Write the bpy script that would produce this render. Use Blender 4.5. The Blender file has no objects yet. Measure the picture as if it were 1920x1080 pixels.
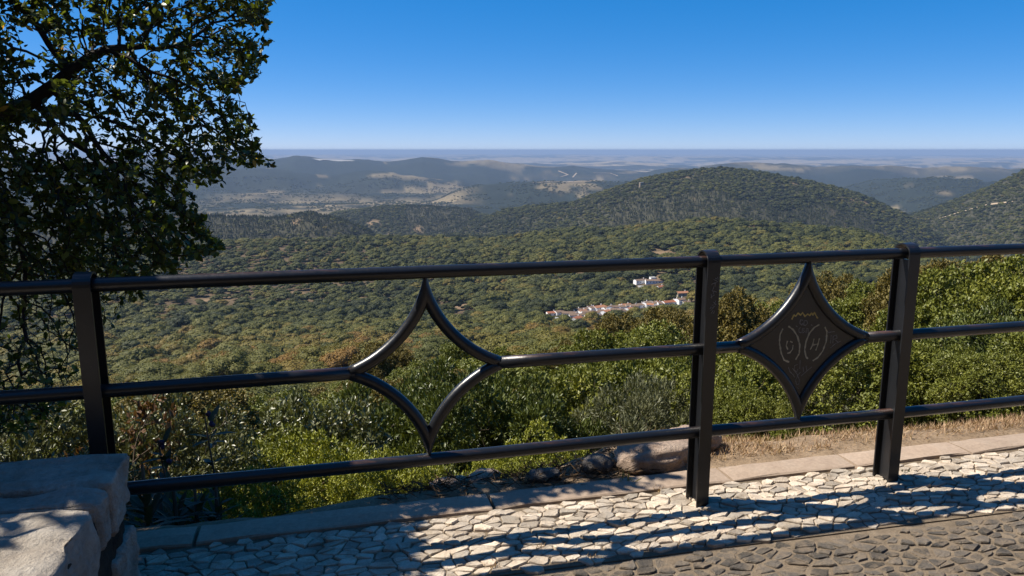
import bpy, bmesh, math, random
import numpy as np
from mathutils import Vector, Matrix

# ------------------------------------------------------------------ camera, sky, sun, exposure
scene = bpy.context.scene
F, YH, CH = 1397.0, 281.0, 1.5            # focal length in photo pixels, eye-level row, eye height
PITCH = math.atan((540 - YH) / F)
PC, PS = math.cos(PITCH), math.sin(PITCH)
camd = bpy.data.cameras.new('camera')
camd.sensor_width = 36.0
camd.lens = 36.0 * F / 1920.0
camd.clip_start, camd.clip_end = 0.05, 250000.0
cam = bpy.data.objects.new('camera', camd)
cam.location = (0, 0, CH)
cam.rotation_euler = (math.pi / 2 - PITCH, 0, 0)
scene.collection.objects.link(cam)
scene.camera = cam

SUN_EL, SUN_AZ = math.radians(51.5), math.radians(10.0)      # sun stands to the left, a little ahead
TO_SUN = Vector((-math.cos(SUN_AZ) * math.cos(SUN_EL), math.sin(SUN_AZ) * math.cos(SUN_EL), math.sin(SUN_EL)))
world = bpy.data.worlds.new('World')
scene.world = world
world.use_nodes = True
wn, wl = world.node_tree.nodes, world.node_tree.links
sky = wn.new('ShaderNodeTexSky')
sky.sky_type = 'NISHITA'
sky.sun_disc = False
sky.sun_elevation = SUN_EL
sky.sun_rotation = math.radians(-80.0)
sky.altitude = 700.0
sky.air_density, sky.dust_density, sky.ozone_density = 0.5, 0.3, 6.0
wn['Background'].inputs['Strength'].default_value = 0.05
sg = wn.new('ShaderNodeGamma'); sg.inputs['Gamma'].default_value = 0.5         # the phone's deep, compressed blue
sh = wn.new('ShaderNodeHueSaturation'); sh.inputs['Saturation'].default_value = 1.9
sm = wn.new('ShaderNodeMix'); sm.data_type = 'RGBA'; sm.blend_type = 'MULTIPLY'; sm.inputs[0].default_value = 1.0; sm.inputs[7].default_value = (3.7, 3.42, 3.88, 1)
wl.new(sky.outputs['Color'], sg.inputs['Color']); wl.new(sg.outputs['Color'], sh.inputs['Color'])
wl.new(sh.outputs['Color'], sm.inputs[6]); wl.new(sm.outputs[2], wn['Background'].inputs['Color'])
sund = bpy.data.lights.new('sun', 'SUN')
sund.energy = 5.0
sund.angle = math.radians(0.55)
sund.color = (1.0, 0.93, 0.82)
sun = bpy.data.objects.new('sun', sund)
sun.rotation_euler = TO_SUN.to_track_quat('Z', 'Y').to_euler()
sun.location = (-20, 5, 30)
scene.collection.objects.link(sun)
vs = scene.view_settings
vs.view_transform, vs.look, vs.exposure, vs.gamma = 'Standard', 'None', 0.85, 1.0
vs.use_curve_mapping = False
scene.cycles.use_denoising = True
scene.cycles.max_bounces = 6
scene.cycles.transparent_max_bounces = 4
scene.cycles.volume_bounces = 1

rng = np.random.default_rng(7)
random.seed(7)
COL = scene.collection.objects

# ------------------------------------------------------------------ pixel helpers
def ray(x, y):
    u, v = (x - 960) / F, (540 - y) / F
    return np.array([u, PC + v * PS, v * PC - PS])
def on_z(x, y, z=0.0):
    d = ray(x, y); t = (z - CH) / d[2]
    return np.array([0, 0, CH]) + d * t
def at_dist(x, y, R):
    d = ray(x, y); return np.array([0, 0, CH]) + d * (R / math.hypot(d[0], d[1]))
def z_of(x, y, R):
    v = (540 - np.asarray(y, float)) / F; u = (np.asarray(x, float) - 960) / F
    return CH + R * (v * PC - PS) / np.hypot(u, PC + v * PS)
def to_px(p):
    p = np.asarray(p, float); X, Y, Z = p[..., 0], p[..., 1], p[..., 2] - CH
    dep = Y * PC - Z * PS; up = Y * PS + Z * PC
    dep = np.where(dep < 0.05, 0.05, dep)
    return 960 + F * X / dep, 540 - F * up / dep, dep

# fence frame: s runs along the railing (from the middle post), q goes out over the valley
FA = math.radians(14.0)
FO = np.array([0.805, 2.962])
FS, FQ = np.array([math.cos(FA), math.sin(FA)]), np.array([-math.sin(FA), math.cos(FA)])
def fence(s, q, z):
    p = FO + FS * s + FQ * q
    return (p[0], p[1], z)
def to_sq(x, y):
    dx, dy = x - FO[0], y - FO[1]
    return dx * FS[0] + dy * FS[1], dx * FQ[0] + dy * FQ[1]
def on_fence(x, y, q=0.0):
    r = ray(x, y); o = np.array([0, 0, CH])
    n = np.array([FQ[0], FQ[1], 0]); p0 = np.array([*(FO + FQ * q), 0])
    t = np.dot(p0 - o, n) / np.dot(r, n); p = o + r * t
    return to_sq(p[0], p[1])[0], p[2]

# ------------------------------------------------------------------ noise
def _hash(ix, iy, iz, seed):
    h = (ix.astype(np.int64) * 374761393 + iy.astype(np.int64) * 668265263 + iz.astype(np.int64) * 2147483647 + seed * 974634777) & 0xffffffff
    h = ((h ^ (h >> 13)) * 1274126177) & 0xffffffff
    return ((h ^ (h >> 16)) & 0xffff) / 65535.0
def vnoise(x, y, z=None, seed=0):
    x = np.asarray(x, float); y = np.asarray(y, float)
    z = np.zeros_like(x) if z is None else np.asarray(z, float)
    ix, iy, iz = np.floor(x), np.floor(y), np.floor(z)
    fx, fy, fz = x - ix, y - iy, z - iz
    fx, fy, fz = fx * fx * (3 - 2 * fx), fy * fy * (3 - 2 * fy), fz * fz * (3 - 2 * fz)
    r = 0
    for a in (0, 1):
        for b in (0, 1):
            for c in ((0, 1) if np.any(fz > 0) else (0,)):
                w = (fx if a else 1 - fx) * (fy if b else 1 - fy) * (fz if c else 1 - fz)
                r = r + w * _hash(ix + a, iy + b, iz + c, seed)
    return r * 2 - 1
def fbm(x, y, z=None, oct=4, seed=0, ridged=False):
    r, a, t = 0, 1.0, 0
    for k in range(oct):
        n = vnoise(x, y, z, seed + k * 17)
        if ridged: n = 1 - 2 * np.abs(n)
        r = r + a * n; t += a; a *= 0.5
        x, y = np.asarray(x) * 2.03 + 3.1, np.asarray(y) * 2.03 - 1.7
        if z is not None: z = np.asarray(z) * 2.03
    return r / t
def sstep(a, b, x):
    t = np.clip((x - a) / (b - a), 0, 1); return t * t * (3 - 2 * t)

# ------------------------------------------------------------------ object helpers
def mesh_np(name, V, loops, sizes, mats, smooth=False, attrs=None, midx=None):
    V = np.asarray(V, np.float32).reshape(-1, 3)
    loops = np.asarray(loops, np.int32).ravel(); sizes = np.asarray(sizes, np.int32).ravel()
    me = bpy.data.meshes.new(name)
    me.vertices.add(len(V)); me.vertices.foreach_set('co', V.ravel())
    me.loops.add(len(loops)); me.loops.foreach_set('vertex_index', loops)
    me.polygons.add(len(sizes))
    st = np.zeros(len(sizes), np.int32); st[1:] = np.cumsum(sizes)[:-1]
    me.polygons.foreach_set('loop_start', st); me.polygons.foreach_set('loop_total', sizes)
    if smooth: me.polygons.foreach_set('use_smooth', np.ones(len(sizes), bool))
    for m in (mats if isinstance(mats, (list, tuple)) else [mats]): me.materials.append(m)
    if midx is not None: me.polygons.foreach_set('material_index', np.asarray(midx, np.int32))
    for k, a in (attrs or {}).items():
        a = np.asarray(a, np.float32)
        if a.ndim == 1:
            at = me.attributes.new(k, 'FLOAT', 'POINT'); at.data.foreach_set('value', a)
        else:
            at = me.attributes.new(k, 'FLOAT_COLOR', 'POINT'); at.data.foreach_set('color', a.ravel())
    me.update(calc_edges=True)
    return me
def mesh_list(name, verts, faces, mat, smooth=False):
    me = bpy.data.meshes.new(name); me.from_pydata([tuple(v) for v in verts], [], faces)
    if smooth: me.polygons.foreach_set('use_smooth', [True] * len(me.polygons))
    me.materials.append(mat); me.update(); return me
def bm_mesh(name, bm, mat, smooth=False):
    me = bpy.data.meshes.new(name); bm.to_mesh(me); bm.free()
    if smooth: me.polygons.foreach_set('use_smooth', [True] * len(me.polygons))
    me.materials.append(mat); return me
def obj(name, me, parent=None, loc=None):
    o = bpy.data.objects.new(name, me); COL.link(o)
    if parent is not None: o.parent = parent
    if loc is not None: o.location = loc
    return o
def tag(o, label=None, cat=None, group=None, kind=None):
    if label: o['label'] = label
    if cat: o['category'] = cat
    if group: o['group'] = group
    if kind: o['kind'] = kind
    return o
def thing(name, label, cat, loc=(0, 0, 0), rz=0, group=None):
    o = bpy.data.objects.new(name, None); COL.link(o)
    o.location = loc; o.rotation_euler = (0, 0, rz); o.empty_display_size = 0.2
    return tag(o, label, cat, group)

# ------------------------------------------------------------------ material helpers
def mat(name, rough=0.8, spec=0.3):
    m = bpy.data.materials.new(name); m.use_nodes = True
    b = m.node_tree.nodes['Principled BSDF']
    b.inputs['Roughness'].default_value = rough
    b.inputs['Specular IOR Level'].default_value = spec
    return m, m.node_tree.nodes, m.node_tree.links, b
def ramp(n, stops, interp='LINEAR'):
    r = n.new('ShaderNodeValToRGB'); r.color_ramp.interpolation = interp
    el = r.color_ramp.elements
    while len(el) < len(stops): el.new(0.5)
    for e, (p, c) in zip(el, stops):
        e.position = p; e.color = (*c, 1)
    return r
def noise(n, scale, detail=4, rough=0.6, coord=None, l=None):
    t = n.new('ShaderNodeTexNoise'); t.inputs['Scale'].default_value = scale
    t.inputs['Detail'].default_value = detail; t.inputs['Roughness'].default_value = rough
    if coord is not None: l.new(coord, t.inputs['Vector'])
    return t
def geo_pos(n):
    return n.new('ShaderNodeNewGeometry').outputs['Position']
def bump(n, l, b, h, strength, dist):
    bp = n.new('ShaderNodeBump'); bp.inputs['Strength'].default_value = strength; bp.inputs['Distance'].default_value = dist
    l.new(h, bp.inputs['Height']); l.new(bp.outputs['Normal'], b.inputs['Normal']); return bp
def mixc(n, l, a, b, fac=None, mode='MIX', f=0.5):
    m = n.new('ShaderNodeMix'); m.data_type = 'RGBA'; m.blend_type = mode
    m.inputs[0].default_value = f
    if fac is not None: l.new(fac, m.inputs[0])
    for s, v in ((m.inputs[6], a), (m.inputs[7], b)):
        if hasattr(v, 'is_linked'): l.new(v, s)
        else: s.default_value = (*v, 1)
    return m.outputs[2]
ALB = 0.575
def alb(c): return tuple(v * ALB for v in c)
def leafy(c): return (c[0] * .78, c[1] * .69, c[2] * .53)
def stone_mat(name, c0, c1, c2, scale=9, rough=0.85, bstr=0.5, bdist=0.01, spec=0.25, perobj=0.0, dust=None, dscale=8.0, dlo=.5):
    m, n, l, b = mat(name, rough, spec)
    P = geo_pos(n)
    a = noise(n, scale, 8, 0.65, P, l); g = noise(n, scale * 9, 6, 0.7, P, l)
    r = ramp(n, [(0.25, alb(c0)), (0.5, alb(c1)), (0.75, alb(c2))]); l.new(a.outputs['Fac'], r.inputs['Fac'])
    gr = ramp(n, [(0.3, (0.72, 0.72, 0.72)), (0.7, (1.15, 1.15, 1.15))]); l.new(g.outputs['Fac'], gr.inputs['Fac'])
    c = mixc(n, l, r.outputs['Color'], gr.outputs['Color'], mode='MULTIPLY', f=0.8)
    if perobj:
        at = n.new('ShaderNodeAttribute'); at.attribute_name = 'rnd'
        pr = ramp(n, [(0, (1 - perobj,) * 3), (1, (1 + perobj * 0.6, 1 + perobj * 0.5, 1 + perobj * 0.4))]); l.new(at.outputs['Fac'], pr.inputs['Fac'])
        c = mixc(n, l, c, pr.outputs['Color'], mode='MULTIPLY', f=1.0)
    if dust:                                    # soil trodden over the stones in patches
        dn = noise(n, dscale, 8, 0.7, P, l); dr = ramp(n, [(dlo, (0, 0, 0)), (dlo + .16, (.8, .8, .8))]); l.new(dn.outputs['Fac'], dr.inputs['Fac'])
        c = mixc(n, l, c, alb(dust), fac=dr.outputs['Color'])
    l.new(c, b.inputs['Base Color'])
    ad = n.new('ShaderNodeMath'); l.new(a.outputs['Fac'], ad.inputs[0]); l.new(g.outputs['Fac'], ad.inputs[1])
    bump(n, l, b, ad.outputs[0], bstr, bdist)
    return m
def leaf_mat(name, stops, rough=0.45, spec=0.4, trans=0.25, attr='rnd', inst=False, tint=None):
    m, n, l, b = mat(name, rough, spec)
    at = n.new('ShaderNodeAttribute'); at.attribute_name = attr
    r = ramp(n, [(p, c if inst else leafy(c)) for p, c in stops]); l.new(at.outputs['Fac'], r.inputs['Fac'])
    col = r.outputs['Color']
    if inst:                                   # woodland crowns: the tree's own tint picks the colour
        ti = n.new('ShaderNodeAttribute'); ti.attribute_type = 'INSTANCER'; ti.attribute_name = 'tint'
        tr = ramp(n, [(p, tuple(a * b for a, b in zip(c, (.77, .69, .50)))) for p, c in tint]); l.new(ti.outputs['Fac'], tr.inputs['Fac'])
        col = mixc(n, l, tr.outputs['Color'], col, mode='MULTIPLY', f=1.0)
    l.new(col, b.inputs['Base Color'])
    if trans > 0:
        t = n.new('ShaderNodeBsdfTranslucent'); mx = n.new('ShaderNodeMixShader'); mx.inputs[0].default_value = trans
        tc = mixc(n, l, col, (1.25, 1.2, 0.5), mode='MULTIPLY', f=1.0)
        l.new(tc, t.inputs['Color']); l.new(b.outputs[0], mx.inputs[1]); l.new(t.outputs[0], mx.inputs[2])
        l.new(mx.outputs[0], n['Material Output'].inputs['Surface'])
    return m

# ------------------------------------------------------------------ materials
M = {}
M['white_stone'] = stone_mat('white_stone', (0.58, 0.45, 0.32), (0.86, 0.73, 0.57), (0.98, 0.88, 0.74), 14, 0.8, 0.6, 0.008, perobj=0.42, dust=(0.34, 0.26, 0.175), dscale=5.0, dlo=.54)
M['dark_stone'] = stone_mat('dark_stone', (0.17, 0.15, 0.12), (0.27, 0.235, 0.19), (0.42, 0.335, 0.24), 14, 0.7, 1.0, 0.015, perobj=0.5, dust=(0.44, 0.335, 0.225), dscale=11.0, dlo=.47)
M['mortar_light'] = stone_mat('mortar_light', (0.22, 0.16, 0.105), (0.34, 0.26, 0.175), (0.45, 0.355, 0.245), 30, 0.95, 0.8, 0.01)
M['mortar_dark'] = stone_mat('mortar_dark', (0.26, 0.20, 0.135), (0.42, 0.32, 0.215), (0.52, 0.41, 0.285), 25, 0.95, 0.9, 0.012)
M['granite'] = stone_mat('granite', (0.50, 0.37, 0.27), (0.60, 0.455, 0.335), (0.65, 0.51, 0.385), 7, 0.85, 0.35, 0.004, perobj=0.12)
M['limestone'] = stone_mat('limestone', (0.42, 0.34, 0.26), (0.70, 0.61, 0.50), (0.85, 0.77, 0.66), 6, 0.85, 1.0, 0.02, perobj=0.1)
M['wall_mortar'] = stone_mat('wall_mortar', (0.06, 0.045, 0.03), (0.11, 0.08, 0.055), (0.17, 0.13, 0.09), 18, 0.95, 1.0, 0.02)
M['pink_rock'] = stone_mat('pink_rock', (0.46, 0.32, 0.23), (0.78, 0.58, 0.43), (0.85, 0.67, 0.52), 6, 0.9, 1.0, 0.03)
M['grey_rock'] = stone_mat('grey_rock', (0.16, 0.14, 0.12), (0.28, 0.25, 0.22), (0.38, 0.33, 0.29), 7, 0.9, 1.0, 0.03)

def iron_mat():
    m, n, l, b = mat('iron_paint', 0.36, 0.5)
    P = geo_pos(n)
    big = noise(n, 4, 6, 0.7, P, l); fine = noise(n, 60, 5, 0.7, P, l)
    base = ramp(n, [(0.3, (0.007, 0.0078, 0.0095)), (0.7, (0.012, 0.0128, 0.015))]); l.new(big.outputs['Fac'], base.inputs['Fac'])
    # worn rusty top of the rails: long patches, only on faces that look upward
    mp = n.new('ShaderNodeMapping'); mp.inputs['Rotation'].default_value = (0, 0, -FA); mp.inputs['Scale'].default_value = (1.3, 14, 14)
    l.new(P, mp.inputs['Vector'])
    st = noise(n, 1.6, 8, 0.75, mp.outputs['Vector'], l)
    wear = ramp(n, [(0.51, (0, 0, 0)), (0.62, (1, 1, 1))]); l.new(st.outputs['Fac'], wear.inputs['Fac'])
    g = n.new('ShaderNodeNewGeometry'); sx = n.new('ShaderNodeSeparateXYZ'); l.new(g.outputs['True Normal'], sx.inputs[0])
    up = n.new('ShaderNodeMapRange'); up.inputs[1].default_value = 0.55; up.inputs[2].default_value = 0.95; l.new(sx.outputs['Z'], up.inputs[0])
    f = n.new('ShaderNodeMath'); f.operation = 'MULTIPLY'; l.new(wear.outputs['Color'], f.inputs[0]); l.new(up.outputs[0], f.inputs[1])
    c = mixc(n, l, base.outputs['Color'], (0.055, 0.026, 0.019), fac=f.outputs[0])
    ch = ramp(n, [(0.66, (0, 0, 0)), (0.72, (1, 1, 1))]); l.new(fine.outputs['Fac'], ch.inputs['Fac'])
    c = mixc(n, l, c, (0.038, 0.037, 0.038), fac=ch.outputs['Color'])
    l.new(c, b.inputs['Base Color'])
    rr = n.new('ShaderNodeMapRange'); rr.inputs[3].default_value = 0.20; rr.inputs[4].default_value = 0.46; l.new(fine.outputs['Fac'], rr.inputs[0]); l.new(rr.outputs[0], b.inputs['Roughness'])
    bump(n, l, b, fine.outputs['Fac'], 0.25, 0.002)
    return m
M['iron'] = iron_mat()
def flat(name, c, rough=0.7, spec=0.3, var=0.25, scale=8):
    m, n, l, b = mat(name, rough, spec)
    t = noise(n, scale, 5, 0.65, geo_pos(n), l)
    r = ramp(n, [(0.3, tuple(v * (1 - var) for v in c)), (0.7, tuple(min(1, v * (1 + var)) for v in c))]); l.new(t.outputs['Fac'], r.inputs['Fac'])
    l.new(r.outputs['Color'], b.inputs['Base Color']); return m
M['scratch'] = flat('scratched_metal', (0.34, 0.34, 0.35), 0.45)
M['scratch_pale'] = flat('scratched_pale', (0.62, 0.58, 0.44), 0.45)
M['yellow_paint'] = flat('yellow_paint', (0.72, 0.56, 0.20), 0.6)
M['bark'] = stone_mat('bark', (0.03, 0.025, 0.02), (0.055, 0.045, 0.037), (0.10, 0.085, 0.07), 25, 0.9, 0.8, 0.01)
M['twig'] = flat('twig', (0.120, 0.090, 0.064), 0.9)
M['oak_leaf'] = leaf_mat('oak_leaf', [(0, (0.042, 0.063, 0.022)), (0.55, (0.084, 0.127, 0.035)), (0.9, (0.144, 0.207, 0.045)), (0.972, (0.204, 0.276, 0.045)), (0.99, (0.540, 0.391, 0.050)), (1, (0.660, 0.368, 0.050))], 0.4, 0.45, 0.45)
M['arbutus'] = leaf_mat('arbutus_leaf', [(0, (0.072, 0.094, 0.043)), (0.6, (0.145, 0.174, 0.087)), (1, (0.246, 0.275, 0.160))], 0.4, 0.5, 0.13)
M['bright'] = leaf_mat('bright_leaf', [(0, (0.154, 0.191, 0.027)), (0.6, (0.290, 0.345, 0.041)), (1, (0.463, 0.484, 0.068))], 0.5, 0.35, 0.13)
M['laurel'] = leaf_mat('laurel_leaf', [(0, (0.061, 0.090, 0.025)), (0.6, (0.113, 0.155, 0.039)), (1, (0.209, 0.260, 0.062))], 0.45, 0.4, 0.13)
M['green'] = leaf_mat('green_leaf', [(0, (0.104, 0.138, 0.027)), (0.6, (0.188, 0.229, 0.039)), (1, (0.291, 0.312, 0.059))], 0.5, 0.35, 0.13)
M['olive'] = leaf_mat('olive_leaf', [(0, (0.095, 0.115, 0.074)), (0.6, (0.162, 0.189, 0.121)), (1, (0.243, 0.270, 0.176))], 0.5, 0.35, 0.13)
M['brown'] = leaf_mat('brown_leaf', [(0, (0.108, 0.095, 0.029)), (0.45, (0.179, 0.160, 0.046)), (0.75, (0.239, 0.204, 0.058)), (1, (0.155, 0.189, 0.052))], 0.6, 0.3, 0.13)
M['dry'] = leaf_mat('dry_leaf', [(0, (0.102, 0.057, 0.035)), (0.6, (0.187, 0.114, 0.075)), (1, (0.255, 0.190, 0.140))], 0.7, 0.2, 0.2)
M['long'] = leaf_mat('long_leaf', [(0, (0.039, 0.055, 0.033)), (0.6, (0.066, 0.088, 0.055)), (1, (0.110, 0.132, 0.088))], 0.6, 0.3, 0.15)
M['purple'] = flat('purple_flower', (0.06, 0.03, 0.07), 0.8)
M['straw'] = leaf_mat('dry_grass', [(0, (0.32, 0.21, 0.16)), (0.5, (0.50, 0.38, 0.30)), (1, (0.66, 0.55, 0.43))], 0.7, 0.2, 0.2)
M['crown'] = leaf_mat('woodland_crown', [(0, (0.55, 0.55, 0.55)), (0.5, (0.95, 0.95, 0.95)), (1, (1.45, 1.42, 1.3))], 0.7, 0.2, 0.15, inst=True,
    tint=[(0, (0.040, 0.056, 0.024)), (0.3, (0.105, 0.125, 0.042)), (0.55, (0.155, 0.165, 0.048)), (0.75, (0.195, 0.168, 0.046)), (0.9, (0.215, 0.162, 0.048)), (1, (0.235, 0.152, 0.05))])

# ------------------------------------------------------------------ terrain height
TX = np.array([-600, 200, 450, 700, 900, 1100, 1350, 1600, 1850, 2200], float)
TAB = [
 (15,  [-6.5, -6.5, -6.5, -6.5, -6.2, -5.8, -5.2, -4.8, -4.5, -4.2]),
 (25,  [-10, -10, -10, -10, -9.6, -9.2, -8.6, -8, -7.4, -7]),
 (40,  [-15, -15, -15, -15, -14.4, -13.6, -12.8, -11.8, -10.8, -10]),
 (80,  [-27, -27, -27, -27, -26, -25, -23, -20, -17.5, -16]),
 (150, [-47, -47, -47, -47, -46, -45, -41, -36, -30, -27]),
 (300, [-88, -88, -88, -88, -87, -84, -78, -70, -60, -52]),
 (500, [-134, -134, -134, -133, -131, -128, -120, -108, -96, -86]),
 (700, [-163, -163, -163, -163, -160, -156, -146, -134, -120, -110]),
 (850, [-177, -177, -177, -177, -173, -166, -153, -142, -128, -118]),
 (1000, [-176, -176, -176, -176, -174, -160, -146, -138, -138, -128]),
 (1200, [-168, -168, -168, -168, -168, -154, -135, -138, -162, -160]),
 (1400, [-161, -161, -160, -161, -171, -150, -129, -139, -200, -205]),
 (1800, [-215, -215, -215, -215, -215, -200, -180, -195, -240, -240]),
 (2300, [-265] * 10), (3200, [-345] * 10), (4500, [-352] * 10), (6000, [-372] * 10), (7500, [-405] * 10), (10000, [-430] * 10),
 (14000, [-445] * 10), (20000, [-425] * 10), (30000, [-400] * 10), (45000, [-390] * 10), (75000, [-430] * 10)]
TR = np.log(np.array([t[0] for t in TAB], float)); TZ = np.array([t[1] for t in TAB], float)
RIDGES = [   # silhouette rows, distance, slope in front, slope behind
 ([(560, 640), (760, 455), (850, 428), (950, 395), (1080, 379), (1150, 355), (1220, 335), (1290, 321), (1350, 317), (1420, 322), (1500, 337), (1560, 350), (1620, 369), (1680, 396), (1740, 427), (1850, 500), (1950, 640)], 2600, 0.20, 0.3),
 ([(1560, 560), (1660, 440), (1700, 412), (1780, 384), (1840, 360), (1920, 322), (2050, 290), (2300, 270)], 2900, 0.26, 0.3),
 ([(-200, 380), (200, 402), (300, 405), (400, 409), (500, 411), (580, 402), (640, 417), (690, 436), (760, 500)], 2200, 0.25, 0.25),
 ([(540, 470), (620, 402), (700, 392), (800, 390), (880, 396), (960, 430), (1050, 520)], 3100, 0.2, 0.2),
 ([(200, 312), (400, 318), (500, 317), (600, 326), (700, 323), (800, 337), (870, 346), (950, 358), (1050, 390)], 7600, 0.16, 0.16),
 ([(760, 400), (860, 356), (950, 345), (1050, 343), (1150, 342), (1200, 347), (1300, 360), (1500, 380)], 5600, 0.16, 0.16),
 ([(200, 300), (480, 300), (560, 296), (600, 300), (700, 304), (760, 302), (795, 297), (840, 303), (900, 303), (960, 307), (1050, 316), (1150, 321), (1300, 335)], 10500, 0.13, 0.13),
 ([(1100, 350), (1250, 318), (1380, 309), (1450, 311), (1550, 315), (1700, 316), (1800, 317), (1920, 318), (2200, 318)], 9500, 0.1, 0.1),
 ([(1500, 370), (1650, 341), (1750, 338), (1850, 342), (2000, 350)], 6200, 0.12, 0.12),
]
Q_EDGE = ([-4, -2, -1.6, -1.1, -0.4, 0.2, 0.5, 0.8, 1.2, 1.7, 2.3, 4], [0.34, 0.35, 0.39, 0.45, 0.50, 0.62, 0.63, 0.57, 0.54, 0.49, 0.49, 0.54])
def ground_z(x, y):
    x, y = np.asarray(x, float), np.asarray(y, float)
    R = np.maximum(np.hypot(x, y), 0.5); az = np.arctan2(x, np.maximum(y, 1e-3))
    px = 960 + F * 1.008 * np.tan(np.clip(az, -1.4, 1.4))
    pxc = np.clip(px, -590, 2190)
    j = np.clip(np.searchsorted(TX, pxc) - 1, 0, len(TX) - 2)
    t = (pxc - TX[j]) / (TX[j + 1] - TX[j]); t = t * t * (3 - 2 * t)
    lr = np.log(np.maximum(R, 15.0)); i = np.clip(np.searchsorted(TR, lr) - 1, 0, len(TR) - 2)
    w = np.clip((lr - TR[i]) / (TR[i + 1] - TR[i]), 0, 1)
    z = (TZ[i, j] * (1 - t) + TZ[i, j + 1] * t) * (1 - w) + (TZ[i + 1, j] * (1 - t) + TZ[i + 1, j + 1] * t) * w
    for sil, Rk, kf, kb in RIDGES:
        sx, sy = np.array(sil, float).T
        Rv = Rk * (1 + 0.06 * vnoise(px / 160.0, px * 0 + Rk, seed=5))
        zs = z_of(np.clip(px, sx[0], sx[-1]), np.interp(px, sx, sy) + (4.0 if Rk > 4000 else 1.5) * fbm(px / 48.0, px * 0 + Rk * .01, oct=4, seed=9), Rv)
        d = R - Rv; wd = Rk * 0.05
        zr = zs - np.where(d < 0, kf, kb) * (np.sqrt(d * d + wd * wd) - wd)
        zr = np.maximum(zr, -900); k = Rk * 0.006
        h = np.clip(0.5 + 0.5 * (zr - z) / k, 0, 1); z = z * (1 - h) + zr * h + k * h * (1 - h) * 0.5
    a = sstep(60, 900, R)
    z = z + a * 5.0 * fbm(x / 170, y / 170, oct=4, seed=3)
    fa = sstep(2500, 6000, R)
    z = z + fa * 40 * fbm(x / 1100, y / 900, oct=5, seed=11, ridged=True)
    fb = sstep(9000, 15000, R) * (1 - 0.6 * sstep(40000, 75000, R))
    z = z + fb * 135 * fbm(x / 5200, y / 5200, oct=5, seed=23, ridged=True)
    # verge and first drop just behind the railing
    s, q = to_sq(x, y)
    qe = np.interp(s, *Q_EDGE) + 0.06 * fbm(s * 3, q * 3, oct=3, seed=31)
    slope = np.interp(s, [-2, 0, 2, 6], [0.95, 0.85, 0.62, 0.55])
    over = np.maximum(q - qe, 0)
    zn = -0.012 - slope * (np.sqrt(over * over + 0.02) - 0.141) + 0.03 * fbm(s * 2.5, q * 2.5, oct=4, seed=37) * sstep(0.4, 0.9, q)
    zn = np.maximum(zn, -9.0)
    zn = zn + 0.10 * np.exp(-((s - 0.0) / 0.35) ** 2 - ((q - 0.78) / 0.2) ** 2)
    wn_ = sstep(6.0, 16.0, R)
    z = zn * (1 - wn_) + z * wn_
    return np.where(q < 0.30, -0.035, z)

# visibility of far ground from the viewpoint (only to leave out trees the ridges hide)
AZG = np.linspace(-0.95, 0.95, 420); RG = np.geomspace(20, 9000, 420)
gx, gy = np.sin(AZG)[None, :] * RG[:, None], np.cos(AZG)[None, :] * RG[:, None]
ELG = (ground_z(gx, gy) - CH) / RG[:, None]
ELMAX = np.maximum.accumulate(ELG, axis=0)
def visible(x, y, ztop):
    R = np.hypot(x, y); az = np.arctan2(x, y)
    i = np.clip(np.searchsorted(RG, R * 0.97) - 1, 0, len(RG) - 1); j = np.clip(((az + 0.95) / 1.9 * 419).astype(int), 0, 419)
    return (ztop - CH) / R > ELMAX[i, j] - 0.002

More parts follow.
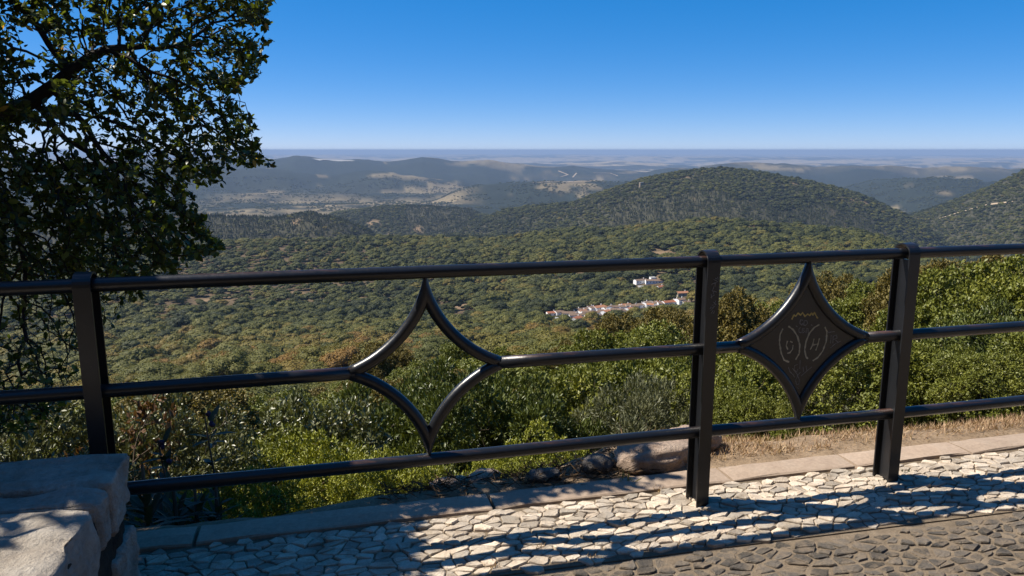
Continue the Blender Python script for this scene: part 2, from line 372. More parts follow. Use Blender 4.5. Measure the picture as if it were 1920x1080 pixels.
# ------------------------------------------------------------------ terrain mesh
def build_terrain():
    na, nr = 760, 440
    az = np.linspace(-1.25, 1.25, na)
    R = np.concatenate([np.geomspace(1.9, 75000, nr)])
    A, RR = np.meshgrid(az, R)
    X, Y = np.sin(A) * RR, np.cos(A) * RR
    Z = ground_z(X, Y)
    X, Y, Z, RRr = X.ravel(), Y.ravel(), Z.ravel(), RR.ravel()
    px = 960 + F * 1.008 * np.tan(A.ravel())
    s, q = to_sq(X, Y)
    soil = np.array([0.17, 0.125, 0.075]); verge = np.array([0.55, 0.40, 0.265]); litter = np.array([0.09, 0.07, 0.045])
    forest = np.array([0.030, 0.040, 0.024]); field = np.array([0.46, 0.36, 0.21]); scrub = np.array([0.12, 0.115, 0.07])
    n1 = fbm(X / 500, Y / 500, oct=5, seed=41); n2 = fbm(X / 90, Y / 90, oct=4, seed=43); n3 = fbm(X / 2600, Y / 2600, oct=5, seed=47)
    c = np.empty((len(X), 3))
    c[:] = litter
    vz = (1 - sstep(0.0, 0.5, q - np.interp(s, *Q_EDGE))); c = c * (1 - vz[:, None]) + verge * vz[:, None]
    w = sstep(40, 300, RRr)[:, None]; c = c * (1 - w) + soil * w
    # dry slope opposite, then forest floor on the far hills
    w = sstep(1500, 2000, RRr)[:, None]; c = c * (1 - w) + (scrub * 0.75) * w
    w = sstep(3300, 4200, RRr)[:, None]
    fm = np.zeros_like(RRr)
    basin = np.exp(-((np.log(RRr) - math.log(4900)) / 0.17) ** 2) * sstep(330, 420, px) * (1 - sstep(820, 920, px))
    fm = np.maximum(fm, basin * sstep(-0.30, 0.12, n1 + 0.35 * n2 - 0.02))
    far = sstep(8500, 12000, RRr)
    fm = np.maximum(fm, sstep(0.10, 0.17, 0.7 * n3 + 0.55 * n1 + .13 * sstep(14000, 26000, RRr)) * far)
    fm = np.maximum(fm, sstep(0.40, 0.48, n1 + 0.25 * n3) * 0.6)
    cf = forest * (1 - fm[:, None]) + field * fm[:, None]
    cf = cf * (1 + 0.35 * n2[:, None])
    c = c * (1 - w) + cf * w
    # tracks and patches of bare earth seen on the near hills
    bare = sstep(0.46, 0.60, fbm(X / 90, Y / 90, oct=5, seed=53)) * sstep(600, 800, RRr) * (1 - sstep(2900, 3400, RRr))
    c = c * (1 - bare[:, None]) + np.array([0.36, 0.25, 0.15]) * bare[:, None]
    c = np.clip(c * ALB, 0.01, 0.8)
    i = np.arange((nr - 1) * na).reshape(nr - 1, na)[:, :-1].ravel()
    quads = np.stack([i, i + 1, i + 1 + na, i + na], 1)
    m, n, l, b = mat('hillside_ground', 0.95, 0.1)
    at = n.new('ShaderNodeAttribute'); at.attribute_name = 'col'
    P = geo_pos(n)
    tx = noise(n, 0.045, 3, 0.7, P, l); near = noise(n, 7, 8, 0.7, P, l); peb = noise(n, 60, 5, 0.7, P, l)
    r1 = ramp(n, [(0.35, (0.6, 0.6, 0.6)), (0.65, (1.35, 1.35, 1.3))]); l.new(tx.outputs['Fac'], r1.inputs['Fac'])
    r2 = ramp(n, [(0.3, (0.65, 0.62, 0.58)), (0.7, (1.2, 1.2, 1.2))]); l.new(near.outputs['Fac'], r2.inputs['Fac'])
    r3 = ramp(n, [(0.3, (0.7, 0.7, 0.7)), (0.7, (1.2, 1.2, 1.2))]); l.new(peb.outputs['Fac'], r3.inputs['Fac'])
    cc = mixc(n, l, at.outputs['Color'], r1.outputs['Color'], mode='MULTIPLY', f=0.8)
    cc = mixc(n, l, cc, r2.outputs['Color'], mode='MULTIPLY', f=1.0)
    cc = mixc(n, l, cc, r3.outputs['Color'], mode='MULTIPLY', f=1.0)
    l.new(cc, b.inputs['Base Color'])
    ad = n.new('ShaderNodeMath'); l.new(near.outputs['Fac'], ad.inputs[0]); l.new(peb.outputs['Fac'], ad.inputs[1])
    bump(n, l, b, ad.outputs[0], 0.6, 0.02)
    me = mesh_np('terrain', np.stack([X, Y, Z], 1), quads[:, ::-1], np.full(len(quads), 4), m, True, {'col': np.concatenate([c, np.ones((len(c), 1))], 1)})
    tag(obj('terrain', me), kind='structure')
build_terrain()

# ------------------------------------------------------------------ paving: Voronoi stones in the fence frame
def clip_poly(poly, nx, ny, d):
    out = []
    for k in range(len(poly)):
        a, b = poly[k], poly[(k + 1) % len(poly)]
        da, db = a[0] * nx + a[1] * ny - d, b[0] * nx + b[1] * ny - d
        if da <= 0: out.append(a)
        if (da < 0 < db) or (db < 0 < da):
            t = da / (da - db); out.append((a[0] + t * (b[0] - a[0]), a[1] + t * (b[1] - a[1])))
    return out
def voronoi_cells(s0, s1, q0, q1, ds, dq, jit, inside, stretch, seed):
    r = np.random.default_rng(seed)
    P = []
    row = 0; q = q0 - dq
    while q < q1 + dq:
        sft = (row % 2) * 0.5 * ds
        for s in np.arange(s0 - ds, s1 + ds, ds):
            P.append((s + sft + r.uniform(-jit, jit) * ds, (q + r.uniform(-jit, jit) * dq)))
        q += dq; row += 1
    P = np.array(P); S = P * np.array([1 / stretch, 1.0])
    cells = []
    for k in range(len(P)):
        if not inside(*P[k]): continue
        d2 = ((S - S[k]) ** 2).sum(1); nb = np.argsort(d2)[1:20]
        c = S[k]; poly = [(c[0] - .2, c[1] - .2), (c[0] + .2, c[1] - .2), (c[0] + .2, c[1] + .2), (c[0] - .2, c[1] + .2)]
        for m_ in nb:
            n_ = S[m_] - c; mid = (S[m_] + c) / 2
            poly = clip_poly(poly, n_[0], n_[1], mid @ n_)
            if len(poly) < 3: break
        if len(poly) >= 3: cells.append((P[k], [(p[0] * stretch, p[1]) for p in poly]))
    return cells
def stone_geo(c, poly, gap, h, top, r, rim=(0.86, 0.93)):
    """one rounded stone: sunken outer ring, raised bevel ring, uneven top"""
    poly = np.array(poly); cen = poly.mean(0)
    pts = []                                            # cut the corners so that no stone is a sharp cell
    n = len(poly)
    for k in range(n):
        a, b, d = poly[k - 1], poly[k], poly[(k + 1) % n]
        la, lb = np.linalg.norm(a - b), np.linalg.norm(d - b)
        if min(la, lb) < 0.012: pts.append(b); continue
        f = r.uniform(0.05, 0.16)
        pts.append(b + (a - b) * f); pts.append(b + (d - b) * f)
    pts = np.array(pts)
    v = pts - cen; L = np.linalg.norm(v, axis=1, keepdims=True) + 1e-6
    g = gap * r.uniform(0.5, 1.5)
    o = cen + v * np.maximum(0.3, (L - g) / L) * (1 + r.uniform(-0.05, 0.03, (len(pts), 1)))
    inn = cen + (o - cen) * r.uniform(*rim)
    dz = r.uniform(-0.004, 0.005); tilt = r.normal(0, 0.05, 2)
    def zz(p): return top + dz + (p - cen) @ tilt
    k = len(pts)
    V = [(*o[i], top - h) for i in range(k)] + [(*o[i], zz(o[i]) - 0.002 - r.uniform(0, 0.003)) for i in range(k)] + [(*inn[i], zz(inn[i]) + r.uniform(-0.0022, 0.0022)) for i in range(k)] + [(*cen, zz(cen) + r.uniform(-0.002, 0.002))]
    Fc = []
    for i in range(k):
        j = (i + 1) % k
        Fc += [(i, j, k + j, k + i), (k + i, k + j, 2 * k + j, 2 * k + i), (2 * k + i, 2 * k + j, 3 * k)]
    V = [(*(FO + FS * a + FQ * b), z) for a, b, z in V]
    return V, Fc
def lay_stones(parent, cells, gap, h, top, material, name, rest_name, seed, limit=300):
    r = np.random.default_rng(seed)
    built = []
    for c, poly in cells:
        V, Fc = stone_geo(c, poly, gap, h, top, r)
        x, y, dep = to_px(np.array(V))
        infr = x.max() > 0 and x.min() < 1920 and y.min() < 1085 and y.max() > 0
        size = (x.max() - x.min()) * (y.max() - y.min()) if infr and dep.min() > 0.3 else 0
        built.append((size, V, Fc, r.random()))
    built.sort(key=lambda t: -t[0])
    for size, V, Fc, rn in built[:limit]:
        me = mesh_list(name, V, Fc, material)
        at = me.attributes.new('rnd', 'FLOAT', 'POINT'); at.data.foreach_set('value', [rn] * len(V))
        obj(name, me, parent)
    AV, AF, AR = [], [], []
    for size, V, Fc, rn in built[limit:]:
        o = len(AV); AV += V; AF += [tuple(i + o for i in f) for f in Fc]; AR += [rn] * len(V)
    if AV:
        me = mesh_list(rest_name, AV, AF, material)
        at = me.attributes.new('rnd', 'FLOAT', 'POINT'); at.data.foreach_set('value', AR)
        tag(obj(rest_name, me, parent), kind='stuff')
QB0, QBS = -0.315, -0.026                   # line between pale band and dark roadway
def qb(s): return QB0 + QBS * s
def sheet(name, ring, z, m, kind='structure', thick=0.05):
    bm = bmesh.new()
    top = [bm.verts.new(fence(s, q, z)) for s, q in ring]; bot = [bm.verts.new(fence(s, q, z - thick)) for s, q in ring]
    bm.faces.new(top); bm.faces.new(bot[::-1])
    for i in range(len(ring)):
        j = (i + 1) % len(ring); bm.faces.new((top[i], bot[i], bot[j], top[j]))
    bmesh.ops.recalc_face_normals(bm, faces=bm.faces)
    return tag(obj(name, bm_mesh(name, bm, m)), kind=kind)
pavement = sheet('pavement', [(-6, qb(-6)), (8, qb(8)), (8, 0.185), (-6, 0.185)], -0.0065, M['mortar_light'])
cells = voronoi_cells(-2.9, 3.6, -0.6, 0.25, 0.068, 0.039, 0.5, lambda s, q: qb(s) + 0.010 < q < 0.174, 1.6, 3)
lay_stones(pavement, cells, 0.0032, 0.03, 0.001, M['white_stone'], 'paving_stone', 'paving_stones_beyond', 5)
road = sheet('road', [(-9, -4.5), (10, -4.5), (10, qb(10) - 0.004), (-9, qb(-9) - 0.004)], -0.0105, M['mortar_dark'])
cells = voronoi_cells(-2.6, 3.6, -1.5, -0.3, 0.075, 0.045, 0.55, lambda s, q: -1.35 < q < qb(s) - 0.022, 1.5, 8)
lay_stones(road, cells, 0.0075, 0.03, -0.0062, M['dark_stone'], 'cobble', 'cobbles_beyond', 6)
# kerb of granite slabs
kerb = sheet('kerb', [(-6, 0.192), (8, 0.192), (8, 0.322), (-6, 0.322)], -0.02, M['mortar_dark'], thick=0.12)
joints = [-6, -4.7, -3.4, -2.05, -0.86, 0.265, 0.93, 1.60, 2.35, 3.4, 4.6, 6, 8]
for a, b in zip(joints[:-1], joints[1:]):
    r = np.random.default_rng(int((a + 9) * 100))
    n = max(3, int((b - a) / 0.12)); V, Fc = [], []
    ss = np.linspace(a + 0.008, b - 0.008, n + 1)
    prof = [(0.188, -0.06), (0.189, 0.004), (0.196, 0.009), (0.26, 0.011), (0.328, 0.008), (0.340, 0.000), (0.342, -0.06)]
    for s in ss:
        e = 0.006 if s in (ss[0], ss[-1]) else 0
        for q, z in prof: V.append(fence(s, q + r.normal(0, 0.0022), z - e * (z > 0) + r.normal(0, 0.0015)))
    k = len(prof)
    for i in range(n):
        for j in range(k - 1): Fc.append((i * k + j, (i + 1) * k + j, (i + 1) * k + j + 1, i * k + j + 1))
    Fc += [tuple(range(k)), tuple(n * k + j for j in range(k))[::-1]]
    me = mesh_list('kerb_stone', V, Fc, M['granite'])
    at = me.attributes.new('rnd', 'FLOAT', 'POINT'); at.data.foreach_set('value', [r.random()] * len(V))
    bm = bmesh.new(); bm.from_mesh(me); bmesh.ops.recalc_face_normals(bm, faces=bm.faces); bm.to_mesh(me); bm.free()
    obj('kerb_stone', me, kerb)

# ------------------------------------------------------------------ unseen hill, added behind the camera to block sky light and darken the shade
def add_sky_blocker():
    nx, ny = 90, 50
    X, U = np.meshgrid(np.linspace(-60, 60, nx), np.linspace(0, 1, ny)); Yh = -3.2 - U * 34
    Z = -0.05 + 26 * np.sqrt(U) * (1 - 0.25 * U) + sstep(0, .1, U) * 2.2 * fbm(X / 6, Yh / 6, oct=5, seed=61)
    i = np.arange((ny - 1) * nx).reshape(ny - 1, nx)[:, :-1].ravel(); q = np.stack([i, i + nx, i + nx + 1, i + 1], 1)
    m, n, l, b = mat('sky_blocker_scrub', .95, .1); t = noise(n, 1.4, 8, .7, geo_pos(n), l)
    r = ramp(n, [(.3, (.025, .027, .013)), (.5, (.085, .07, .045)), (.75, (.17, .14, .105))]); l.new(t.outputs['Fac'], r.inputs['Fac']); l.new(r.outputs['Color'], b.inputs['Base Color']); bump(n, l, b, t.outputs['Fac'], 1, .4)
    tag(obj('sky_blocker_hill', mesh_np('sky_blocker_hill', np.stack([X.ravel(), Yh.ravel(), Z.ravel()], 1), q[:, ::-1], np.full(len(q), 4), m, True)), kind='structure')
add_sky_blocker()

# ------------------------------------------------------------------ railing
railing = thing('railing', 'black painted iron railing with star frames along the viewpoint edge', 'railing', fence(0, 0.050, 0), FA)
RQ = 0.050            # rail axis behind the front face of the straps
def tube_mesh(name, pts, rad, k=16, m=None, caps=True, cutx=None):
    pts = [Vector(p) for p in pts]; V, Fc = [], []
    for i, p in enumerate(pts):
        d = (pts[min(i + 1, len(pts) - 1)] - pts[max(i - 1, 0)]).normalized()
        u = Vector((0, 1, 0)); w = d.cross(u).normalized(); u = w.cross(d)
        for a in range(k):
            t = 2 * math.pi * a / k; V.append(p + (u * math.cos(t) + w * math.sin(t)) * rad)
    n = len(pts)
    for i in range(n - 1):
        for a in range(k):
            b = (a + 1) % k; Fc.append((i * k + a, i * k + b, (i + 1) * k + b, (i + 1) * k + a))
    if caps: Fc += [tuple(range(k))[::-1], tuple((n - 1) * k + a for a in range(k))]
    bm = bmesh.new(); vs_ = [bm.verts.new(v) for v in V]
    for f in Fc: bm.faces.new([vs_[i] for i in f])
    if cutx is not None:
        c, sgn = cutx
        bmesh.ops.bisect_plane(bm, geom=bm.verts[:] + bm.edges[:] + bm.faces[:], plane_co=(c, 0, 0), plane_no=(sgn, 0, 0), clear_outer=True)
    bmesh.ops.recalc_face_normals(bm, faces=bm.faces)
    return bm_mesh(name, bm, m or M['iron'], True)
RZ = [1.053, 0.684, 0.316]
RR_ = 0.0245
POSTS = [-5.55, -3.25, -2.29, 0.01, 0.97, 3.27, 4.23, 6.53]
# local frame of the railing: x along, y out over the valley (0 = rail axis), z up
STAR1 = (-1.15, 0.283); STAR2 = (0.479, 0.312)
def wob(x0, x1, z):
    n = max(2, int((x1 - x0) / 0.25)); return [(x, 0.0012 * math.sin(x * 3.1 + z * 9), z + 0.0015 * math.sin(x * 2.3 + z * 5)) for x in np.linspace(x0, x1, n + 1)]
obj('top_rail', tube_mesh('top_rail', wob(-7, 8, RZ[0]), RR_), railing)
obj('bottom_rail', tube_mesh('bottom_rail', wob(-7, 8, RZ[2]), RR_), railing)
segs = [(-7, STAR1[0] - STAR1[1] + 0.012), (STAR1[0] + STAR1[1] - 0.012, STAR2[0] - STAR2[1] + 0.012), (STAR2[0] + STAR2[1] - 0.012, 8)]
for a, b in segs: obj('middle_rail', tube_mesh('middle_rail', wob(a, b, RZ[1]), RR_), railing)
def arc(p0, p1, sag, n=18):
    p0, p1 = np.array(p0), np.array(p1); ch = p1 - p0; L = np.linalg.norm(ch)
    nrm = np.array([-ch[1], ch[0]]) / L
    R = (L * L / 4 + sag * sag) / (2 * abs(sag)); h = R - abs(sag)
    c = (p0 + p1) / 2 - nrm * math.copysign(h, sag)
    a0 = math.atan2(*(p0 - c)[::-1]); a1 = math.atan2(*(p1 - c)[::-1])
    if a1 - a0 > math.pi: a1 -= 2 * math.pi
    if a0 - a1 > math.pi: a1 += 2 * math.pi
    return [c + R * np.array([math.cos(t), math.sin(t)]) for t in np.linspace(a0, a1, n)]
def star(cx, hw, plate):
    st = obj('star_panel' if plate else 'star_frame', None, railing)
    st.location = (cx, 0, RZ[1])
    up, dn = RZ[0] - RZ[1] - 0.018, RZ[1] - RZ[2] - 0.018
    out = []
    for sx in (-1, 1):
        for sz, hh in ((1, up), (-1, dn)):
            p0, p1 = (sx * hw, sz * 0.004), (-sx * 0.019, sz * (hh + 0.012))
            sg = 0.062 * (1 if sx * sz < 0 else -1)
            pl = arc(p0, p1, -sg)
            me = tube_mesh('bar', [(p[0], 0, p[1]) for p in pl], 0.0235, cutx=(0.0, -sx))
            obj('curved_bar', me, st)
            seq = [p for p in pl if p[0] * sx >= 0.0]
            out.append(((sx, sz), seq))
    if plate:
        d = dict(out); ring = []
        ring += d[(-1, 1)] + d[(1, 1)][::-1] + d[(1, -1)] + d[(-1, -1)][::-1]
        bm = bmesh.new()
        f = [bm.verts.new((p[0], -0.004, p[1])) for p in ring]; b_ = [bm.verts.new((p[0], 0.004, p[1])) for p in ring]
        bm.faces.new(f); bm.faces.new(b_[::-1])
        for i in range(len(ring)):
            j = (i + 1) % len(ring); bm.faces.new((f[i], b_[i], b_[j], f[j]))
        bmesh.ops.triangulate(bm, faces=[x for x in bm.faces if len(x.verts) > 4])
        bmesh.ops.recalc_face_normals(bm, faces=bm.faces)
        obj('plate', bm_mesh('plate', bm, M['iron']), st)
    return st
star(STAR1[0], STAR1[1], False)
panel = star(STAR2[0], STAR2[1], True)
def stroke_mesh(strokes, w, yq, m, x0, z0, seed=1):
    """thin proud strokes on an upright plate; strokes in local x/z"""
    r = np.random.default_rng(seed); bm = bmesh.new()
    for st in strokes:
        P = [np.array(p) for p in st]; Q = []
        for a, b in zip(P[:-1], P[1:]):
            k = max(1, int(np.linalg.norm(b - a) / 0.006))
            Q += [a + (b - a) * t / k for t in range(k)]
        Q.append(P[-1]); prev = None
        for i, p in enumerate(Q):
            d = Q[min(i + 1, len(Q) - 1)] - Q[max(i - 1, 0)]; d = d / (np.linalg.norm(d) + 1e-9)
            nn = np.array([-d[1], d[0]]) * w * r.uniform(0.55, 1.25) * 0.5
            a = bm.verts.new((p[0] + nn[0] - x0, yq, p[1] + nn[1] - z0)); b = bm.verts.new((p[0] - nn[0] - x0, yq, p[1] - nn[1] - z0))
            if prev: bm.faces.new((prev[0], prev[1], b, a))
            prev = (a, b)
    bmesh.ops.solidify(bm, geom=bm.faces[:], thickness=0.0006)
    return bm_mesh('mark', bm, m)
def zl(pts):          # points read off the enlarged photo, carried onto the plate
    out = []
    for x, y in pts:
        s, z = on_fence(1360 + x / 3.177, 480 + y / 3.177, RQ - 0.004); out.append((s, z))
    return out
ym = [[(395, 378), (408, 352), (420, 358), (432, 340), (448, 352), (460, 337), (474, 360), (490, 345), (503, 355), (512, 338), (522, 352), (530, 335), (545, 365), (552, 371)]]
brk = [[(342, 432), (325, 470), (322, 520), (333, 580), (350, 620), (380, 632)], [(375, 418), (405, 440), (430, 480), (443, 530), (440, 580), (418, 618)],
       [(560, 408), (530, 425), (500, 460), (480, 510), (472, 560), (480, 600), (492, 612)], [(592, 422), (605, 450), (600, 510), (580, 565), (550, 605), (520, 624)]]
let = [[(370, 505), (362, 535), (372, 558)], [(385, 508), (400, 515)], [(403, 530), (400, 555), (385, 575), (368, 580)],
       [(528, 492), (520, 530), (505, 558)], [(560, 490), (550, 530), (538, 562)], [(515, 532), (556, 522)]]
thin = [[(462, 382), (447, 380), (443, 400), (455, 412), (462, 402), (455, 402)], [(466, 412), (470, 385), (485, 385), (490, 400), (480, 412), (466, 412)],
        [(447, 425), (438, 435), (438, 452), (450, 458)], [(455, 458), (460, 430), (470, 432), (466, 443), (472, 450), (460, 458)], [(480, 458), (482, 432), (492, 432), (493, 458)],
        [(420, 415), (428, 422)], [(510, 408), (518, 416)],
        [(612, 455), (650, 450)], [(630, 470), (625, 520)], [(640, 520), (642, 478), (662, 470), (665, 490), (640, 498)], [(655, 500), (672, 515)], [(690, 505), (655, 522), (625, 548)],
        [(375, 662), (385, 690), (396, 700)], [(400, 702), (412, 722)], [(445, 620), (443, 672)], [(432, 645), (412, 652), (410, 680), (425, 690), (432, 672)],
        [(515, 660), (485, 685), (450, 715)], [(480, 655), (486, 684)], [(462, 660), (466, 690)], [(400, 668), (428, 705), (440, 735), (438, 762), (424, 766), (418, 740), (428, 716), (447, 690)], [(428, 782), (434, 790)]]
for strokes, w, m, nm in ((ym, 0.0075, 'yellow_paint', 'painted_zigzag'), (brk, 0.0075, 'scratch_pale', 'scratched_bracket'), (let, 0.0062, 'scratch_pale', 'scratched_letter_stroke'), (thin, 0.0032, 'scratch', 'scratched_line')):
    for k_, t in enumerate(strokes): obj(nm, stroke_mesh([zl(t)], w, -0.0046, M[m], STAR2[0], RZ[1], len(nm) + k_), panel)
def post_mesh_parts(x):
    p = obj('post', None, railing); p.location = (x, 0, 0)
    W, T, R0 = 0.0275, 0.007, 0.043                 # half width of strap, thickness, inner radius of the bend
    prof = [(-R0 - T, -0.03)] ; z1 = RZ[0]
    outer = [(-(R0 + T), -0.02)] + [(-(R0 + T) * math.cos(t), z1 + (R0 + T) * 0.94 * math.sin(t)) for t in np.linspace(0, math.pi, 15)] + [(R0 + T, -0.02)]
    inner = [(-R0, -0.02)] + [(-R0 * math.cos(t), z1 + (R0 * 0.94) * math.sin(t)) for t in np.linspace(0, math.pi, 15)] + [(R0, -0.02)]
    V, Fc = [], []
    for sx in (-W, W):
        V += [(sx, y, z) for y, z in outer] + [(sx, y, z) for y, z in inner]
    n = len(outer)
    for i in range(n - 1):
        Fc += [(i, i + 1, n + i + 1, n + i), (2 * n + i, 3 * n + i, 3 * n + i + 1, 2 * n + i + 1), (i, 2 * n + i, 2 * n + i + 1, i + 1), (n + i, n + i + 1, 3 * n + i + 1, 3 * n + i)]
    bm = bmesh.new(); vv = [bm.verts.new(v) for v in V]
    for f in Fc: bm.faces.new([vv[i] for i in f])
    bmesh.ops.recalc_face_normals(bm, faces=bm.faces)
    obj('bent_strap', bm_mesh('bent_strap', bm, M['iron']), p)
    bm = bmesh.new(); bmesh.ops.create_cube(bm, size=1); bmesh.ops.scale(bm, vec=(0.008, 2 * R0 + 0.003, z1 - 0.026 + 0.02), verts=bm.verts)
    bmesh.ops.translate(bm, vec=(0.0, 0, (z1 - 0.026 - 0.02) / 2), verts=bm.verts)
    obj('web_plate', bm_mesh('web_plate', bm, M['iron']), p)
    return p
for x in POSTS:
    p = post_mesh_parts(x)
    if abs(x - 0.01) < 0.005:
        r = np.random.default_rng(4); sts = []
        for k in range(9):
            zc = 0.995 - k * 0.016; pts = [(x + r.uniform(-0.016, 0.018), zc + r.uniform(-0.012, 0.012)) for _ in range(4)]; sts.append(pts)
        sts.append([(x - 0.004, 0.845), (x + 0.004, 0.858)]); sts.append([(x + 0.004, 0.842), (x + 0.011, 0.856)])
        for k_, t in enumerate(sts): obj('scratched_line', stroke_mesh([t], 0.0018, -0.0506, M['scratch'], x, 0, 9 + k_), p)

# ------------------------------------------------------------------ low wall of rough limestone at the left
def rough_block(name, lo, hi, org, ax, ay, m, amp, seed, cuts=9, freq=5.0, taper=0.0):
    """a hewn block: subdivided box in the local axes ax/ay, faces roughened, edges knocked off"""
    bm = bmesh.new(); bmesh.ops.create_cube(bm, size=1)
    bmesh.ops.subdivide_edges(bm, edges=bm.edges[:], cuts=cuts, use_grid_fill=True)
    lo, hi = np.array(lo), np.array(hi)
    C = np.array([v.co for v in bm.verts]); L = lo + (C + 0.5) * (hi - lo)
    fd = np.minimum(L - lo, hi - L); side = np.where(C > 0, 1.0, -1.0)          # distance to the nearest face on each axis
    N = np.where(fd < 1e-5, side, 0.0); N /= np.linalg.norm(N, axis=1, keepdims=True)
    srt = np.sort(fd, axis=1); re = 0.006 + 0.014 * (0.5 + 0.5 * fbm(L[:, 0] * 7, L[:, 1] * 7, L[:, 2] * 7, oct=3, seed=seed + 21))
    worn = np.clip(re - srt[:, 1], 0, None)                                       # knocked-off edges
    L = L - side * np.where(fd < re[:, None], 1.0, 0.0) * worn[:, None] * 0.55
    d = amp * fbm(L[:, 0] * freq, L[:, 1] * freq, L[:, 2] * freq, oct=5, seed=seed) + amp * 0.9 * fbm(L[:, 0] * freq * 0.5, L[:, 1] * freq * 2.4, L[:, 2] * freq * 1.2, oct=5, seed=seed + 9, ridged=True) - amp * 0.5
    L = L + N * d[:, None]
    W = np.array(org)[None, :] + L[:, 0:1] * np.array([*ax, 0]) + L[:, 1:2] * np.array([*ay, 0]) + L[:, 2:3] * np.array([0, 0, 1.0])
    for v, w in zip(bm.verts, W): v.co = w
    bmesh.ops.recalc_face_normals(bm, faces=bm.faces)
    return bm_mesh(name, bm, m, True)
WALL0 = np.array([-1.275, 2.335, 0]); WB = math.radians(8)
wax = np.array([-math.cos(WB), -math.sin(WB)]); way = np.array([math.sin(math.radians(14.5)), -math.cos(math.radians(14.5))])
wall = thing('stone_wall', 'low wall of rough grey limestone blocks at the left end of the railing', 'wall', (0, 0, 0))
def blk(nm, lo, hi, amp, seed, m='limestone', cuts=22, freq=5.0):
    me = rough_block(nm, lo, hi, WALL0, wax, way, M[m], amp, seed, cuts, freq)
    at = me.attributes.new('rnd', 'FLOAT', 'POINT'); at.data.foreach_set('value', [(seed * 0.37) % 1] * len(me.vertices))
    return obj(nm, me, wall)
blk('mortar_core', (0.014, 0.02, -0.03), (2.6, 1.5, 0.462), 0.014, 1, 'wall_mortar', 24, 14)
blk('stone', (0.0, -0.01, 0.33), (1.15, 0.235, 0.512), 0.017, 2, freq=8)          # back slab
blk('stone', (0.004, 0.246, 0.35), (0.50, 0.362, 0.503), 0.017, 3, freq=8)          # narrow strip
blk('stone', (0.002, 0.388, 0.29), (0.75, 0.98, 0.514), 0.022, 4, freq=7)           # front slab
blk('stone', (0.515, 0.246, 0.33), (1.2, 0.362, 0.503), 0.015, 5, freq=8)
blk('stone', (0.765, 0.388, 0.3), (1.5, 1.0, 0.510), 0.018, 6, freq=7)
blk('stone', (1.165, -0.01, 0.3), (2.4, 0.235, 0.512), 0.016, 7, freq=8)
blk('stone', (1.215, 0.246, 0.3), (2.4, 0.365, 0.504), 0.015, 8, freq=8)
blk('stone', (0.01, 1.0, 0.3), (1.0, 1.5, 0.512), 0.018, 9)
blk('stone', (0.0, -0.005, -0.03), (0.35, 0.25, 0.255), 0.017, 10, freq=8)          # courses seen on the end face
blk('stone', (0.004, 0.31, -0.03), (0.35, 0.60, 0.185), 0.018, 11, freq=8)
blk('stone', (0.002, 0.65, -0.03), (0.35, 1.1, 0.20), 0.018, 12, freq=8)

# ------------------------------------------------------------------ growing plants
def grow(attr, root, step, kill, maxit=220, bias=(0, 0, 0), seed=0, first=None):
    r = np.random.default_rng(seed)
    nodes = [np.array(p, float) for p in (first or [root])]; par = list(range(-1, len(nodes) - 1))
    A = np.array(attr, float); near = np.zeros(len(A), int)
    D = np.full(len(A), 1e9)
    for k, p in enumerate(nodes):
        d = np.linalg.norm(A - p, axis=1); b = d < D; D[b] = d[b]; near[b] = k
    alive = np.ones(len(A), bool); bias = np.array(bias)
    for it in range(maxit):
        idx = np.nonzero(alive)[0]
        if len(idx) == 0: break
        NP = np.array(nodes); v = A[idx] - NP[near[idx]]; v /= np.linalg.norm(v, axis=1, keepdims=True) + 1e-9
        u, inv = np.unique(near[idx], return_inverse=True)
        S = np.zeros((len(u), 3)); np.add.at(S, inv, v)
        S = S / (np.linalg.norm(S, axis=1, keepdims=True) + 1e-9) + bias + r.normal(0, 0.18, S.shape)
        S /= np.linalg.norm(S, axis=1, keepdims=True) + 1e-9
        new = NP[u] + S * step; b0 = len(nodes)
        for k in range(len(u)): nodes.append(new[k]); par.append(int(u[k]))
        for c0 in range(0, len(new), 400):
            dd = np.linalg.norm(A[idx][:, None, :] - new[None, c0:c0 + 400, :], axis=2)
            j = dd.argmin(1); dm = dd[np.arange(len(idx)), j]; b = dm < D[idx]
            D[idx[b]] = dm[b]; near[idx[b]] = b0 + c0 + j[b]
        alive &= D > kill
    NP = np.array(nodes); par = np.array(par)
    ch = np.bincount(par[par >= 0], minlength=len(NP))
    return NP, par, ch
def radii(par, r0, ex=2.3):
    n = len(par); a = np.zeros(n); ch = np.bincount(par[par >= 0], minlength=n)
    a[ch == 0] = r0 ** ex
    for i in range(n - 1, 0, -1): 
        if par[i] >= 0: a[par[i]] += a[i]
    return a ** (1 / ex)
